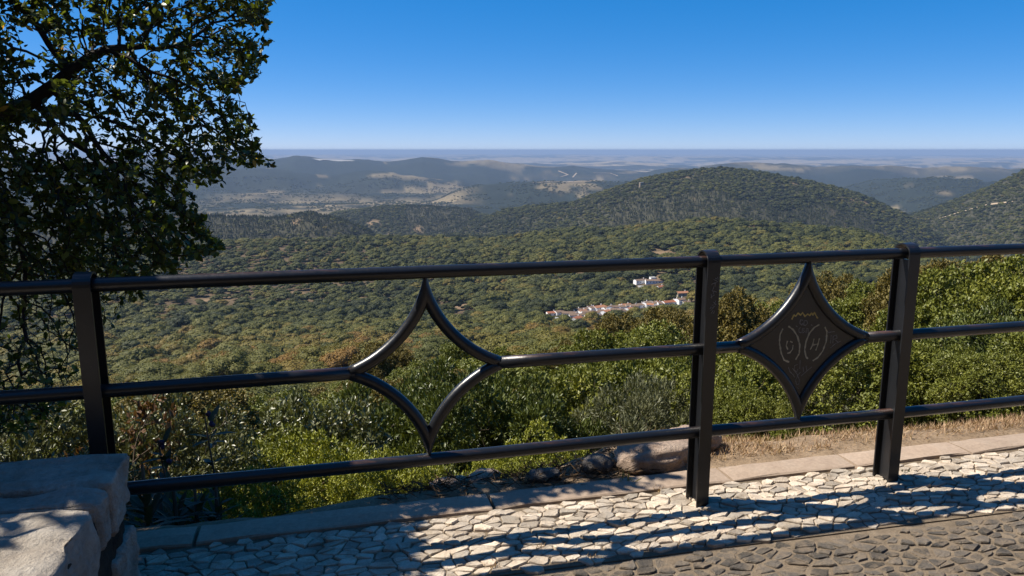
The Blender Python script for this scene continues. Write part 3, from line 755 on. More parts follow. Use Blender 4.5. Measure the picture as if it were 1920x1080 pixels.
def skeleton_mesh(name, NP, par, rad, m, k=5):
    n = len(NP); d = np.zeros((n, 3)); has = par >= 0
    d[has] = NP[has] - NP[par[has]]; d[~has] = (0, 0, 1)
    d /= np.linalg.norm(d, axis=1, keepdims=True) + 1e-9
    ref = np.array([0.31, 0.87, 0.38]); u = np.cross(d, ref); u /= np.linalg.norm(u, axis=1, keepdims=True) + 1e-9; w = np.cross(d, u)
    t = np.arange(k) * 2 * math.pi / k
    V = NP[:, None, :] + rad[:, None, None] * (u[:, None, :] * np.cos(t)[None, :, None] + w[:, None, :] * np.sin(t)[None, :, None])
    # every branch starts on its parent with its own thickness
    ii = np.nonzero(has)[0]; V2 = NP[par[ii]][:, None, :] + np.minimum(rad[par[ii]], rad[ii] * 1.25)[:, None, None] * (u[ii][:, None, :] * np.cos(t)[None, :, None] + w[ii][:, None, :] * np.sin(t)[None, :, None])
    VV = np.concatenate([V.reshape(-1, 3), V2.reshape(-1, 3)])
    a = np.arange(k); b = (a + 1) % k; base = n * k + np.arange(len(ii)) * k
    q = np.stack([base[:, None] + a, base[:, None] + b, (ii * k)[:, None] + b, (ii * k)[:, None] + a], 2).reshape(-1, 4)
    return mesh_np(name, VV, q, np.full(len(q), 4), m, True)
def unit(v): return v / (np.linalg.norm(v, axis=-1, keepdims=True) + 1e-9)
def leaves_mesh(name, P, D, Nn, L, W, rnd, m, rich=False):
    D = unit(D); S = unit(np.cross(D, Nn)); Nn = np.cross(S, D); n = len(P)
    L = L[:, None]; W = W[:, None]
    if rich:
        rib = 0.10 * W * Nn; bend = -0.12 * L * Nn
        rows = [P, P + D * L * .32 - S * W * .5 + rib, P + D * L * .32, P + D * L * .32 + S * W * .5 + rib,
                P + D * L * .7 - S * W * .42 + rib + bend * .4, P + D * L * .7 + bend * .4, P + D * L * .7 + S * W * .42 + rib + bend * .4, P + D * L + bend]
        V = np.stack(rows, 1); f3 = np.array([[0, 2, 1], [0, 3, 2], [4, 5, 7], [5, 6, 7]]); f4 = np.array([[1, 2, 5, 4], [2, 3, 6, 5]]); nv = 8
        o = (np.arange(n) * nv)[:, None, None]
        loops = np.concatenate([(o + f3[None]).reshape(n, -1), (o + f4[None]).reshape(n, -1)], 1).ravel(); sizes = np.tile([3, 3, 3, 3, 4, 4], n)
    else:
        rib = 0.18 * W * Nn
        V = np.stack([P, P + D * L * .5 - S * W * .5 + rib, P + D * L, P + D * L * .5 + S * W * .5 + rib], 1); nv = 4
        f3 = np.array([[0, 2, 1], [0, 3, 2]]); o = (np.arange(n) * nv)[:, None, None]
        loops = (o + f3[None]).ravel(); sizes = np.full(2 * n, 3)
    return mesh_np(name, V.reshape(-1, 3), loops, sizes, m, False, {'rnd': np.repeat(rnd, nv)})
def leaf_sprays(NP, par, ch, per_tip, spread, extra_back, seed, up=0.35, along=0.02):
    """leaf positions in rosettes round every twig end, and some down the twig"""
    r = np.random.default_rng(seed)
    tips = np.nonzero(ch == 0)[0]; src = [np.repeat(tips, per_tip)]
    b = tips
    for k in range(extra_back):
        b = par[b]; b = b[b > 0]; src.append(np.repeat(np.unique(b), max(1, per_tip // 2)))
    idx = np.concatenate(src); n = len(idx)
    d = NP[idx] - NP[np.maximum(par[idx], 0)]; d = unit(d)
    rv = unit(r.normal(size=(n, 3)))
    D = unit(d * (1 - spread) + rv * spread + np.array([0, 0, up * 0.4]))
    P = NP[idx] - d * r.uniform(0, along, (n, 1)) + r.normal(0, along * 0.25, (n, 3))
    Nn = unit(np.array([0, 0, 1.0]) * 0.8 + r.normal(0, 0.6, (n, 3)))
    return P, D, Nn, r
def lobed(n, lobes, r, inner=.25):
    """points in the outer part of a set of ellipsoids (cx,cy,cz,rx,ry,rz)"""
    vol = np.array([a[3] * a[4] * a[5] for a in lobes]); k = r.choice(len(lobes), n, p=vol / vol.sum())
    A = np.array(lobes)[k]; v = unit(r.normal(size=(n, 3))) * (r.uniform(inner, 1, (n, 1)) ** 0.5)
    return A[:, :3] + v * A[:, 3:]

# the oak at the left: its crown hangs over the railing from behind
OUT = [(0, -60), (560, -60), (505, 0), (503, 60), (494, 100), (497, 140), (470, 160), (440, 178), (445, 205), (470, 210), (488, 240), (492, 280), (500, 318), (440, 318), (425, 345), (385, 350), (345, 365), (352, 395), (395, 420), (425, 450), (425, 470), (385, 490), (330, 515), (260, 545), (215, 600), (170, 640), (150, 700), (120, 760), (60, 820), (0, 830), (-40, 830), (-40, -60)]
def in_poly(x, y, poly):
    c = np.zeros(len(x), bool); P = np.array(poly, float)
    for k in range(len(P)):
        (x1, y1), (x2, y2) = P[k], P[(k + 1) % len(P)]
        cond = ((y1 > y) != (y2 > y)); xi = (x2 - x1) * (y - y1) / (y2 - y1 + 1e-9) + x1
        c ^= cond & (x < xi)
    return c
def build_oak():
    r = np.random.default_rng(12)
    n = 44000
    x, y = r.uniform(-40, 560, n), r.uniform(-60, 830, n); R = r.uniform(3.25, 4.5, n)
    k = in_poly(x, y, OUT)
    keep = np.ones(n) * 0.85
    for cx, cy, rx, ry, f in ((58, 120, 42, 80, 0.05), (150, 260, 120, 40, 0.45), (60, 340, 90, 40, 0.7), (300, 270, 60, 40, 1.0), (330, 90, 120, 90, 1.0), (70, 690, 110, 150, 0.5), (200, 560, 120, 60, 0.6), (40, 570, 60, 40, 0.5), (260, 420, 120, 60, 0.9), (130, 470, 140, 60, 0.9)):
        keep = np.where(((x - cx) / rx) ** 2 + ((y - cy) / ry) ** 2 < 1, f, keep)
    k &= r.random(n) < keep
    A = np.array([at_dist(a, b, c) for a, b, c in zip(x[k], y[k], R[k])])
    s, q = to_sq(A[:, 0], A[:, 1]); A = A[q > 0.28]
    ss_, qq_ = to_sq(A[:, 0] + A[:, 2] * .783, A[:, 1] - A[:, 2] * .138); A = A[~((ss_ > -1.2) & (qq_ < .2))][:6000]     # its shade stays behind the kerb there
    # the rest of the crown, to the left of and above the picture
    B = lobed(14000, [(-3.3, 3.3, 2.7, 1.5, 1.2, 1.3), (-2.6, 3.2, 3.3, 1.4, 1.1, 0.9), (-4.2, 3.4, 2.2, 1.3, 1.3, 1.4), (-2.2, 2.8, 3.0, 1.0, 0.7, 0.8), (-3.0, 2.4, 2.5, 0.9, 0.7, 0.9)], r)
    bx, by, bd = to_px(B); B = B[~((bx > -30) & (by > -40) & (bx < 2000))]
    sx_, sy_ = B[:, 0] + B[:, 2] * 0.783, B[:, 1] - B[:, 2] * 0.138
    ss_, qq_ = to_sq(sx_, sy_); B = B[(ss_ < -1.3) & (B[:, 2] > 0.9) & ~((sx_ - .39 > -1.95) & (sx_ - .39 < -1.0) & (sy_ + .07 < 1.98) & (r.random(len(B)) < .9))]        # its shade ends about a metre left of the middle post
    A = np.concatenate([A, B[:4800]])
    def pp(x, y, R): return at_dist(x, y, R)
    root = np.array([-3.6, 3.7, ground_z(-3.6, 3.7) - 0.1])
    first = [root, np.array([-3.5, 3.68, -0.2]), np.array([-3.35, 3.65, 0.35]), np.array([-3.15, 3.6, 0.8]), np.array([-2.95, 3.58, 1.15]), np.array([-2.75, 3.55, 1.42]), pp(-60, 255, 4.0), pp(0, 218, 3.97), pp(60, 190, 3.94), pp(95, 165, 3.9), pp(130, 135, 3.88), pp(165, 110, 3.86), pp(200, 92, 3.84)]
    NP, par, ch = grow(A, root, 0.055, 0.062, 300, (0, 0, 0.02), 3, first)
    rad = np.minimum(radii(par, 0.0016, 2.25), 0.11)
    x_, y_, _ = to_px(NP)
    tree = thing('oak_tree', 'dark evergreen oak overhanging the left end of the railing, with glossy leaves', 'tree', tuple(root))
    sk = skeleton_mesh('limbs', NP - root, par, rad, M['bark'], 6); obj('trunk', sk, tree)
    P, D, Nn, r2 = leaf_sprays(NP, par, ch, 12, 0.62, 2, 5, 0.2, 0.035)
    n = len(P)
    px, py, dep = to_px(P)
    hang = (py > 520) & (px < 240); keep = ~hang | (r2.random(n) < 0.30)
    gap = (((px - 150) / 130) ** 2 + ((py - 265) / 45) ** 2 < 1) & (r2.random(n) < 0.45); keep &= ~gap
    P, D, Nn = P[keep], D[keep], Nn[keep]; n = len(P); px, py, dep = px[keep], py[keep], dep[keep]
    L = np.where((px > -20) & (py > -20) & (dep < 30), r2.uniform(0.025, 0.042, n), r2.uniform(.055, .09, n)); W = L * r2.uniform(0.42, 0.58, n); rnd = r2.random(n)
    crown = leaves_mesh
    vis = (px > 5) & (px < 1915) & (py > 5) & (py < 1075)
    score = np.where(vis, L / dep, 0); order = np.argsort(-score); single = order[:300]; rest = order[300:]
    me = leaves_mesh('foliage', P[rest] - root, D[rest], Nn[rest], L[rest], W[rest], rnd[rest], M['oak_leaf'], True)
    fo = obj('foliage', me, tree); fo['kind'] = 'stuff'
    # the leaves that show largest are single ones, made from four shared shapes
    shapes = []
    for k in range(12):
        z = np.zeros((1, 3)); shapes.append(leaves_mesh('leaf', z, np.array([[1.0, 0, 0]]), np.array([[0, 0, 1.0]]), np.array([1.0]), np.array([0.45 + 0.02 * (k % 4)]), np.array([(k + 0.5) / 12 * 0.97]), M['oak_leaf'], True))
    for q_, i in enumerate(single):
        d = unit(D[i]); s_ = unit(np.cross(d, Nn[i])); nn = np.cross(s_, d)
        o = obj('leaf', shapes[q_ % 12], tree)
        mt = Matrix(((d[0], -s_[0], nn[0]), (d[1], -s_[1], nn[1]), (d[2], -s_[2], nn[2])))
        o.matrix_local = Matrix.Translation(Vector(P[i] - root)) @ mt.to_4x4() @ Matrix.Diagonal((L[i], L[i], L[i], 1))
build_oak()

# ------------------------------------------------------------------ shrubs and near trees: prototypes
def proto(kind, seed):
    r = np.random.default_rng(seed)
    K = dict(
      arbutus=dict(n=260, h=1.8, lob=14, sp=.62, lr=.25, leaves=15000, per=9, inn=.45, spread=.6, L=(.036, .06), W=.45, step=.08, kill=.09, m='arbutus', r0=.0022),
      bright=dict(n=260, h=1.0, lob=22, sp=.6, lr=.17, leaves=26000, per=10, spread=.65, L=(.018, .03), W=.55, step=.06, kill=.07, m='bright', r0=.0014),
      laurel=dict(n=300, h=2.5, lob=30, sp=1.0, lr=.27, leaves=38000, per=10, spread=.55, L=(.04, .065), W=.38, step=.1, kill=.12, m='laurel', r0=.002),
      green=dict(n=300, h=2.4, lob=26, sp=1.0, lr=.28, leaves=36000, per=9, spread=.65, L=(.036, .06), W=.5, step=.1, kill=.12, m='green', r0=.002),
      olive=dict(n=260, h=1.8, lob=18, sp=.75, lr=.26, leaves=24000, per=10, spread=.5, L=(.04, .065), W=.22, step=.08, kill=.1, m='olive', r0=.0018),
      dry=dict(n=160, h=1.1, lob=6, sp=.35, lr=.22, leaves=1800, per=6, spread=.7, L=(.03, .05), W=.5, step=.06, kill=.07, m='dry', r0=.002),
      oakgreen=dict(n=420, h=5.0, lob=30, sp=2.0, lr=.60, leaves=46000, per=10, spread=.65, L=(.075, .125), W=.6, step=.2, kill=.22, m='green', r0=.004),
      oakbrown=dict(n=420, h=5.0, lob=30, sp=2.0, lr=.60, leaves=46000, per=10, spread=.65, L=(.075, .125), W=.6, step=.2, kill=.22, m='brown', r0=.004),
    )[kind]
    lobes = []; oak_ = kind.startswith('oak'); nl = K['lob']
    for k in range(nl):                                  # clumps spread over a dome, some lower down the sides
        t = (k + .5) / nl; cz = 1 - t * (1.15 if not oak_ else 1.0); a = k * 2.39996 + r.uniform(-.3, .3); rad = math.sqrt(max(0, 1 - cz * cz)) if cz > 0 else 1.0
        f = r.uniform(.78, 1.12); lr = K['lr'] * r.uniform(.7, 1.25); base = .56 if oak_ else .42
        zc = K['h'] * (base + (.92 - base) * cz * f) - lr * .5
        lobes.append((K['sp'] * rad * math.cos(a) * f, K['sp'] * rad * math.sin(a) * f, max(zc, lr * .7), lr, lr, lr * .85))
    A = lobed(K['n'], lobes, r, .5); A[:, 2] = np.maximum(A[:, 2], 0.1)
    NP, par, ch = grow(A, (0, 0, -0.15), K['step'], K['kill'], 120, (0, 0, 0.05), seed)
    rad = np.minimum(radii(par, K['r0'], 2.4), 0.03 * K['h'])
    # tufts of leaves on the outside of every clump
    r2 = np.random.default_rng(seed + 1); LB = np.array(lobes); nt = K['leaves'] // K['per']
    area = LB[:, 3] ** 2; k_ = r2.choice(len(LB), nt, p=area / area.sum()); C = LB[k_]
    v = unit(r2.normal(size=(nt, 3)) + np.array([0, 0, .25])); T = C[:, :3] + v * C[:, 3:] * (r2.uniform(K.get('inn', .62), 1.08, (nt, 1)))
    T = np.repeat(T, K['per'], 0); v = np.repeat(v, K['per'], 0); n = len(T)
    D = unit(v * (1 - K['spread']) + unit(r2.normal(size=(n, 3))) * K['spread'] + np.array([0, 0, .25 if kind == 'laurel' else .2]))
    P = T + r2.normal(0, np.mean(K['L']) * .35, (n, 3)); Nn = unit(v * .7 + np.array([0, 0, .5]) + r2.normal(0, .45, (n, 3)))
    L = r2.uniform(*K['L'], n); W = L * K['W'] * r2.uniform(.8, 1.2, n)
    hgt = P[:, 2].max(); wid = max(np.ptp(P[:, 0]), np.ptp(P[:, 1]))
    cl = 0.5 + 0.5 * vnoise(P[:, 0] * 4 / K['h'] * 2, P[:, 1] * 4 / K['h'] * 2, P[:, 2] * 4 / K['h'] * 2, seed)
    rnd = np.clip(0.55 * cl + 0.45 * r2.random(n), 0, 1)
    fol = leaves_mesh(kind + '_foliage', P, D, Nn, L, W, rnd, M[K['m']])
    stem = skeleton_mesh(kind + '_stems', NP, par, rad, M['bark'] if kind.startswith('oak') else M['twig'], 4)
    return dict(fol=fol, stem=stem, h=hgt, w=wid, kind=kind)
PROTO = {k: [proto(k, 40 + i * 13 + j * 7) for j in range(m_)] for i, (k, m_) in enumerate(dict(arbutus=2, bright=2, laurel=2, green=3, olive=1, dry=1, oakgreen=2, oakbrown=2).items())}
pr_i = 0
def put(kind, x, ytop, R, wpx, label, cat='shrub', group=None, z0=None, name=None):
    """a plant rooted on the slope at distance R in the direction x; its top reaches row ytop"""
    global pr_i
    p = PROTO[kind][pr_i % len(PROTO[kind])]; pr_i += 1
    P = at_dist(x, (ytop + 60), R); gx_, gy_ = P[0], P[1]
    gz = float(ground_z(gx_, gy_)); top = float(z_of(x, ytop, R)); h = max(top - gz, 0.25)
    wid = wpx / F * R
    o = thing(name or {'oakgreen': 'oak', 'oakbrown': 'oak'}.get(kind, 'shrub'), label, cat, (gx_, gy_, gz - 0.03), random.uniform(0, 6.28), group)
    sz = h / p['h']; sx = max(wid / p['w'], sz * 0.72)
    o.scale = (sx, sx, sz)
    obj('crown' if kind.startswith('oak') else 'foliage', p['fol'], o); obj('trunk' if kind.startswith('oak') else 'stems', p['stem'], o)
    return o
NEAR = [
 ('arbutus', 300, 722, 5.6, 240, 'grey green broad-leaved shrub just right of the left railing post'),
 ('arbutus', 395, 760, 5.0, 210, 'dull green shrub under the middle rail, left of the open star'),
 ('arbutus', 590, 716, 6.4, 250, 'silvery leaved shrub with bare stems left of the open star frame'),
 ('arbutus', 60, 740, 5.6, 260, 'grey green shrub behind the stone wall at the far left'),
 ('bright', 480, 872, 4.15, 230, 'yellow green bush growing below the bottom rail near the wall'),
 ('bright', 640, 862, 4.5, 260, 'yellow green bush by the kerb below the open star frame'),
 ('bright', 560, 800, 5.0, 160, 'bright green bush between the middle and bottom rails left of the open star'),
 ('bright', 740, 850, 4.9, 190, 'low lime green bush next to the twig litter behind the kerb'),
 ('bright', 960, 842, 5.0, 240, 'lime green bush left of the grey boulder under the bottom rail'),
 ('bright', 1010, 800, 6.2, 200, 'bright leafy bush above the grey boulder'),
 ('bright', 340, 905, 3.7, 120, 'small yellow green bush beside the long-leaved plants'),
 ('dry', 232, 745, 5.0, 90, 'red brown withered bush beside the left railing post'),
 ('laurel', 700, 716, 8.6, 190, 'dark bush behind the lower left bar of the open star'),
 ('laurel', 880, 684, 8.2, 260, 'dark green bush with upright shoots right of the open star'),
 ('laurel', 985, 705, 8.8, 170, 'dense dark bush below the middle rail, left of the middle post'),
 ('laurel', 800, 690, 9.4, 170, 'dark green bush seen through the open star frame'),
 ('green', 1120, 672, 10.5, 230, 'leafy green bush below the middle rail left of the middle post'),
 ('olive', 1225, 705, 9.0, 190, 'grey green fine-leaved bush left of the middle post'),
 ('green', 1250, 660, 12.0, 200, 'green bush behind the middle rail beside the middle post'),
 ('green', 1400, 655, 9.2, 210, 'bright green bush below the left tip of the star panel'),
 ('green', 1560, 690, 8.4, 200, 'green bush below the right tip of the star panel'),
 ('olive', 1545, 705, 7.8, 120, 'grayish shrub between the star panel and the right post'),
 ('green', 1380, 720, 7.2, 160, 'low green bush behind the dry grass right of the middle post'),
 ('green', 1470, 745, 7.0, 150, 'low green bush behind the bottom tip of the star panel'),
 ('green', 1740, 640, 7.6, 210, 'mid green bush right of the right post under the middle rail'),
 ('green', 1850, 655, 7.2, 200, 'bushy green shrub at the right edge under the middle rail'),
 ('laurel', 1900, 560, 11.0, 210, 'very dark shrub at the right edge of the picture'),
 ('green', 1660, 660, 8.6, 150, 'green shrub directly behind the right post'),
 ('green', 1990, 600, 8.0, 240, 'tall green shrub partly cut off by the right edge'),
 ('arbutus', 170, 830, 4.5, 180, 'shrub behind the end of the stone wall'),
]
for k, x, yt, R, w, lab in NEAR: put(k, x, yt, R, w, lab)
NTREE = [
 ('oakgreen', 1130, 612, 24, 230, 'bright green tree just below the white village'),
 ('oakgreen', 1230, 625, 22, 190, 'green tree left of the middle post, below the brown crowns'),
 ('oakbrown', 1262, 572, 38, 150, 'russet tree top covering the lower right of the village'),
 ('oakbrown', 1165, 585, 46, 110, 'brown tree top rising in front of the village houses'),
 ('oakbrown', 1060, 640, 36, 120, 'olive brown tree below the left end of the village'),
 ('oakbrown', 1385, 540, 30, 180, 'large brown oak between the middle post and the star panel'),
 ('oakgreen', 1455, 560, 44, 120, 'green tree behind the top left bar of the star panel'),
 ('oakbrown', 1560, 508, 60, 130, 'russet tree behind the top of the star panel'),
 ('oakgreen', 1620, 525, 42, 140, 'yellow green tree left of the right post'),
 ('oakbrown', 1690, 500, 52, 120, 'golden brown tree behind the right post'),
 ('oakgreen', 1775, 500, 21, 200, 'broad green tree right of the right post'),
 ('oakgreen', 1880, 478, 23, 220, 'tall olive green tree at the right edge above the middle rail'),
 ('oakbrown', 1745, 482, 40, 140, 'brown and gold tree top under the top rail at the right'),
 ('oakbrown', 1850, 470, 48, 140, 'dull brown tree top at the right edge under the top rail'),
 ('oakgreen', 1990, 470, 22, 220, 'green tree partly cut off by the right edge'),
 ('oakgreen', 960, 655, 24, 150, 'green tree right of the open star, above the dark bushes'),
 ('oakbrown', 720, 640, 60, 110, 'golden brown tree in the middle of the open star frame'),
 ('oakgreen', 860, 640, 44, 120, 'green tree at the right inside of the open star'),
]
for k, x, yt, R, w, lab in NTREE: put(k, x, yt, R, w, lab, 'tree')
def row_limit(px): return np.interp(px, [-200, 620, 700, 900, 1000, 1060, 1150, 1300, 1340, 1450, 1500, 1700, 1750, 2100], [722, 712, 665, 660, 640, 612, 600, 585, 548, 555, 510, 495, 484, 474])
# filler growth on the first slope
def filler():
    r = np.random.default_rng(77); spots = []
    zones = [(-200, 250, 'left of the left post'), (250, 660, 'left of the open star'), (660, 940, 'behind the open star frame'), (940, 1310, 'left of the middle post'), (1310, 1660, 'behind the star panel bay'), (1660, 2120, 'right of the right post')]
    for R0, R1, n, kinds, cat in ((5.2, 9, 14, ('arbutus', 'green', 'bright', 'green'), 'shrub'), (9, 16, 30, ('green', 'laurel', 'green', 'olive', 'arbutus'), 'shrub'), (16, 30, 60, ('oakgreen', 'green', 'oakgreen', 'oakbrown', 'laurel'), 'tree'), (30, 70, 110, ('oakgreen', 'oakbrown', 'oakbrown'), 'tree')):
        for t in range(n * 8):
            if n <= 0: break
            px = r.uniform(-200, 2120); R = math.sqrt(r.uniform(R0 * R0, R1 * R1))
            P = at_dist(px, 700, R)
            s, q = to_sq(P[0], P[1])
            if q < 1.6 + (1.0 if s > 0 else 0): continue
            sep = 0.09 * R + 0.35
            if any(math.hypot(P[0] - a, P[1] - b) < sep for a, b in spots): continue
            spots.append((P[0], P[1])); n -= 1
            k = kinds[r.integers(len(kinds))]
            gz = float(ground_z(P[0], P[1]))
            h = {'arbutus': 1.3, 'green': 1.6, 'bright': .9, 'laurel': 1.7, 'olive': 1.3, 'oakgreen': 4.2, 'oakbrown': 4.4}[k] * r.uniform(.75, 1.2) * (1.35 if R > 9 and not k.startswith('oak') else 1)
            if k.startswith('oak') and R < 22: h *= 0.75
            yt = float(to_px(np.array([P[0], P[1], gz + h]))[1]); w = h * r.uniform(1.0, 1.4) / R * F
            lim = float(row_limit(px)) + r.uniform(0, 45)
            if yt < lim:
                h2 = float(z_of(px, lim, R)) - gz
                if h2 < 0.45 * h: spots.pop(); n += 1; continue
                yt, h = lim, h2; w = h * r.uniform(1.0, 1.4) / R * F
            zn = [z for z in zones if z[0] <= px < z[1]][0][2]
            nm = {'arbutus': 'grey green shrub', 'green': 'leafy green shrub', 'bright': 'yellow green bush', 'laurel': 'dark green shrub', 'olive': 'silvery fine-leaved shrub', 'oakgreen': 'small green oak', 'oakbrown': 'small brown oak'}[k]
            dist = 'on the upper slope' if R < 9 else 'on the near slope' if R < 16 else 'further down the slope' if R < 30 else 'low on the slope'
            put(k, px, yt, R, w, f'{nm} {dist}, {zn}', 'tree' if k.startswith('oak') else 'shrub', f'{nm}s {dist} {zn}')
filler()

# long-leaved plants and a thistle at the foot of the wall
def long_plant(x, y, R, n, L, label, seed, flower=False):
    r = np.random.default_rng(seed)
    P = at_dist(x, y, R); gz = float(ground_z(P[0], P[1])); o = thing('long_leaved_plant', label, 'plant', (P[0], P[1], gz))
    PP = np.zeros((n, 3)); PP[:, 2] = r.uniform(0, L * .9, n); a = r.uniform(0, 6.28, n); el = r.uniform(0.25, 1.2, n)
    D = np.stack([np.cos(a) * np.cos(el), np.sin(a) * np.cos(el), np.sin(el)], 1); Nn = np.stack([-np.cos(a) * np.sin(el), -np.sin(a) * np.sin(el), np.cos(el)], 1)
    ln = r.uniform(.6, 1.1, n) * L
    obj('foliage', leaves_mesh('long_leaves', PP, D, Nn, ln, ln * .16, r.random(n), M['long'], True), o)
    H = P[2] - gz + 0.12
    bm = bmesh.new(); bmesh.ops.create_cone(bm, segments=6, radius1=.012, radius2=.006, depth=max(.3, L * 1.4)); bmesh.ops.translate(bm, vec=(0, 0, max(.3, L * 1.4) / 2), verts=bm.verts)
    obj('stem', bm_mesh('stem', bm, M['twig']), o)
for k, (x, y, R) in enumerate([(275, 960, 3.35), (330, 965, 3.45), (300, 920, 3.6), (370, 975, 3.5), (410, 985, 3.55), (255, 905, 3.75), (345, 915, 3.9)]):
    long_plant(x, y, R, 26, 0.19, ['dark long-leaved plant nearest the stone wall behind the kerb', 'long-leaved plant second from the wall behind the kerb', 'long-leaved plant under the bottom rail by the wall', 'spiky leaved plant third along the kerb from the wall', 'spiky leaved plant by the kerb next to the yellow green bush', 'long-leaved plant half hidden by the end of the wall', 'long-leaved plant just under the bottom rail beside the yellow bush'][k], 200 + k)
def thistle(x, y0, y1, R, label, seed):
    r = np.random.default_rng(seed)
    T = at_dist(x, y0, R); gz = float(ground_z(T[0], T[1])); H = T[2] - gz
    o = thing('thistle', label, 'plant', (T[0], T[1], gz))
    NPp = np.stack([0.02 * np.sin(np.linspace(0, 4, 12)), 0.02 * np.cos(np.linspace(0, 3, 12)), np.linspace(-.05, H, 12)], 1)
    obj('stem', skeleton_mesh('stem', NPp, np.arange(-1, 11), np.linspace(.009, .004, 12), M['twig'], 5), o)
    n = 34; zz = r.uniform(H * .15, H * .97, n); a = r.uniform(0, 6.28, n); el = r.uniform(-.2, .8, n)
    D = np.stack([np.cos(a) * np.cos(el), np.sin(a) * np.cos(el), np.sin(el)], 1); PP = np.stack([zz * 0, zz * 0, zz], 1); L = r.uniform(.07, .15, n)
    obj('foliage', leaves_mesh('thistle_leaves', PP, D, np.tile([0, 0, 1.0], (n, 1)) + D * -.2, L, L * .25, r.random(n), M['long'], True), o)
    for k in range(3):
        bm = bmesh.new(); c = Vector((r.normal(0, .03), r.normal(0, .03), H - abs(r.normal(0, .05)) + .01)); bmesh.ops.create_icosphere(bm, subdivisions=2, radius=.013)
        for v in bm.verts: v.co = Vector((v.co.x, v.co.y, v.co.z * 1.2)) * random.uniform(.8, 1.25) + c
        obj('flower_head', bm_mesh('flower_head', bm, M['purple']), o)
thistle(392, 780, 900, 4.1, 'tall thistle with dark purple heads beneath the middle rail, nearer the wall', 5)
thistle(305, 822, 900, 4.0, 'thin thistle with a dark purple head just right of the wall', 6)

# ------------------------------------------------------------------ rocks, dry grass and litter on the verge
def boulder(name, x, y, R, dims, m, label, seed, rz=0.0, sink=0.25):
    P = on_z(x, y, 0.0); gz = float(ground_z(P[0], P[1]))
    bm = bmesh.new(); bmesh.ops.create_icosphere(bm, subdivisions=4, radius=1)
    C = np.array([v.co for v in bm.verts]); n = fbm(C[:, 0] * 1.3, C[:, 1] * 1.3, C[:, 2] * 1.3, oct=5, seed=seed) + 0.5 * fbm(C[:, 0] * 2.6, C[:, 1] * 2.6, C[:, 2] * 2.6, oct=3, seed=seed + 3, ridged=True)
    C = np.sign(C) * np.abs(C) ** 0.8 * (1 + 0.28 * n)[:, None] * np.array(dims)
    for v, c in zip(bm.verts, C): v.co = c
    o = obj(name, bm_mesh(name, bm, M[m], True)); o.location = (P[0], P[1], gz + dims[2] * (1 - 2 * sink)); o.rotation_euler = (0, 0, rz)
    return tag(o, label, 'rock')
boulder('boulder', 1120, 876, 3.72, (0.065, 0.055, 0.042), 'grey_rock', 'grey lichen-stained boulder behind the kerb left of the middle post', 3, 0.3)
boulder('rock_outcrop', 1225, 866, 3.95, (0.20, 0.11, 0.07), 'pink_rock', 'pale pink rock outcrop between the grey boulder and the middle post', 8, 0.35, 0.3)
boulder('rock', 1296, 838, 4.0, (0.13, 0.08, 0.06), 'pink_rock', 'small pale rock behind the foot of the middle post', 12)
boulder('rock', 1020, 893, 3.5, (0.075, 0.045, 0.03), 'grey_rock', 'flat grey stone lying on the verge in the tree shade', 15, 0.2)
boulder('rock', 845, 884, 3.62, (0.09, 0.05, 0.03), 'pink_rock', 'pinkish stone at the edge of the drop below the open star', 17, 0.3)
boulder('rock', 905, 876, 3.75, (0.09, 0.06, 0.035), 'pink_rock', 'reddish stone between the twigs under the bottom rail', 19, 0.9)
def verge_blades(name, label, n, area, hh, lean, m, w, seed, flat_=0.0):
    r = np.random.default_rng(seed); s = r.uniform(area[0], area[1], n * 3); q = r.uniform(area[2], area[3], n * 3)
    dens = 0.5 + 0.5 * fbm(s * 3.5, q * 5, oct=3, seed=seed); ok = r.random(n * 3) < np.clip(dens * 1.6 - 0.35, 0, 1)
    qe = np.interp(s, *Q_EDGE); ok &= q < qe + 0.16; s, q = s[ok][:n], q[ok][:n]; n = len(s)
    xy = FO[None] + s[:, None] * FS + q[:, None] * FQ; z = ground_z(xy[:, 0], xy[:, 1])
    P = np.stack([xy[:, 0], xy[:, 1], z - 0.004 + flat_ * r.uniform(0, 1, n)], 1); a = r.uniform(0, 6.28, n); el = np.clip(r.normal(lean, .35, n), 0.02, 1.5)
    D = np.stack([np.cos(a) * np.cos(el), np.sin(a) * np.cos(el), np.sin(el)], 1); L = r.uniform(*hh, n)
    Nn = unit(r.normal(size=(n, 3)))
    return tag(obj(name, leaves_mesh(name, P, D, Nn, L, np.full(n, w) * r.uniform(.6, 1.4, n), r.random(n), M[m])), label, 'grass' if m != 'twig2' else 'litter', kind='stuff')
verge_blades('dry_grass', 'dry straw coloured grass along the verge at the right', 6000, (0.05, 3.6, 0.43, 0.85), (.02, .06), 1.0, 'straw', .0035, 5)
verge_blades('grass_litter', 'short dry stalks scattered over the earth verge', 2600, (-1.0, 3.6, 0.33, 1.2), (.015, .04), 0.25, 'straw', .003, 6)
M['twig2'] = leaf_mat('dead_twig', [(0, (0.05, 0.035, 0.025)), (0.7, (0.12, 0.085, 0.06)), (1, (0.22, 0.16, 0.11))], .9, .1, 0)
verge_blades('twig_litter', 'dead twigs and leaf litter behind the kerb in the tree shade', 2400, (-1.3, -0.05, 0.35, 0.95), (.03, .12), 0.12, 'twig2', .005, 7, 0.035)
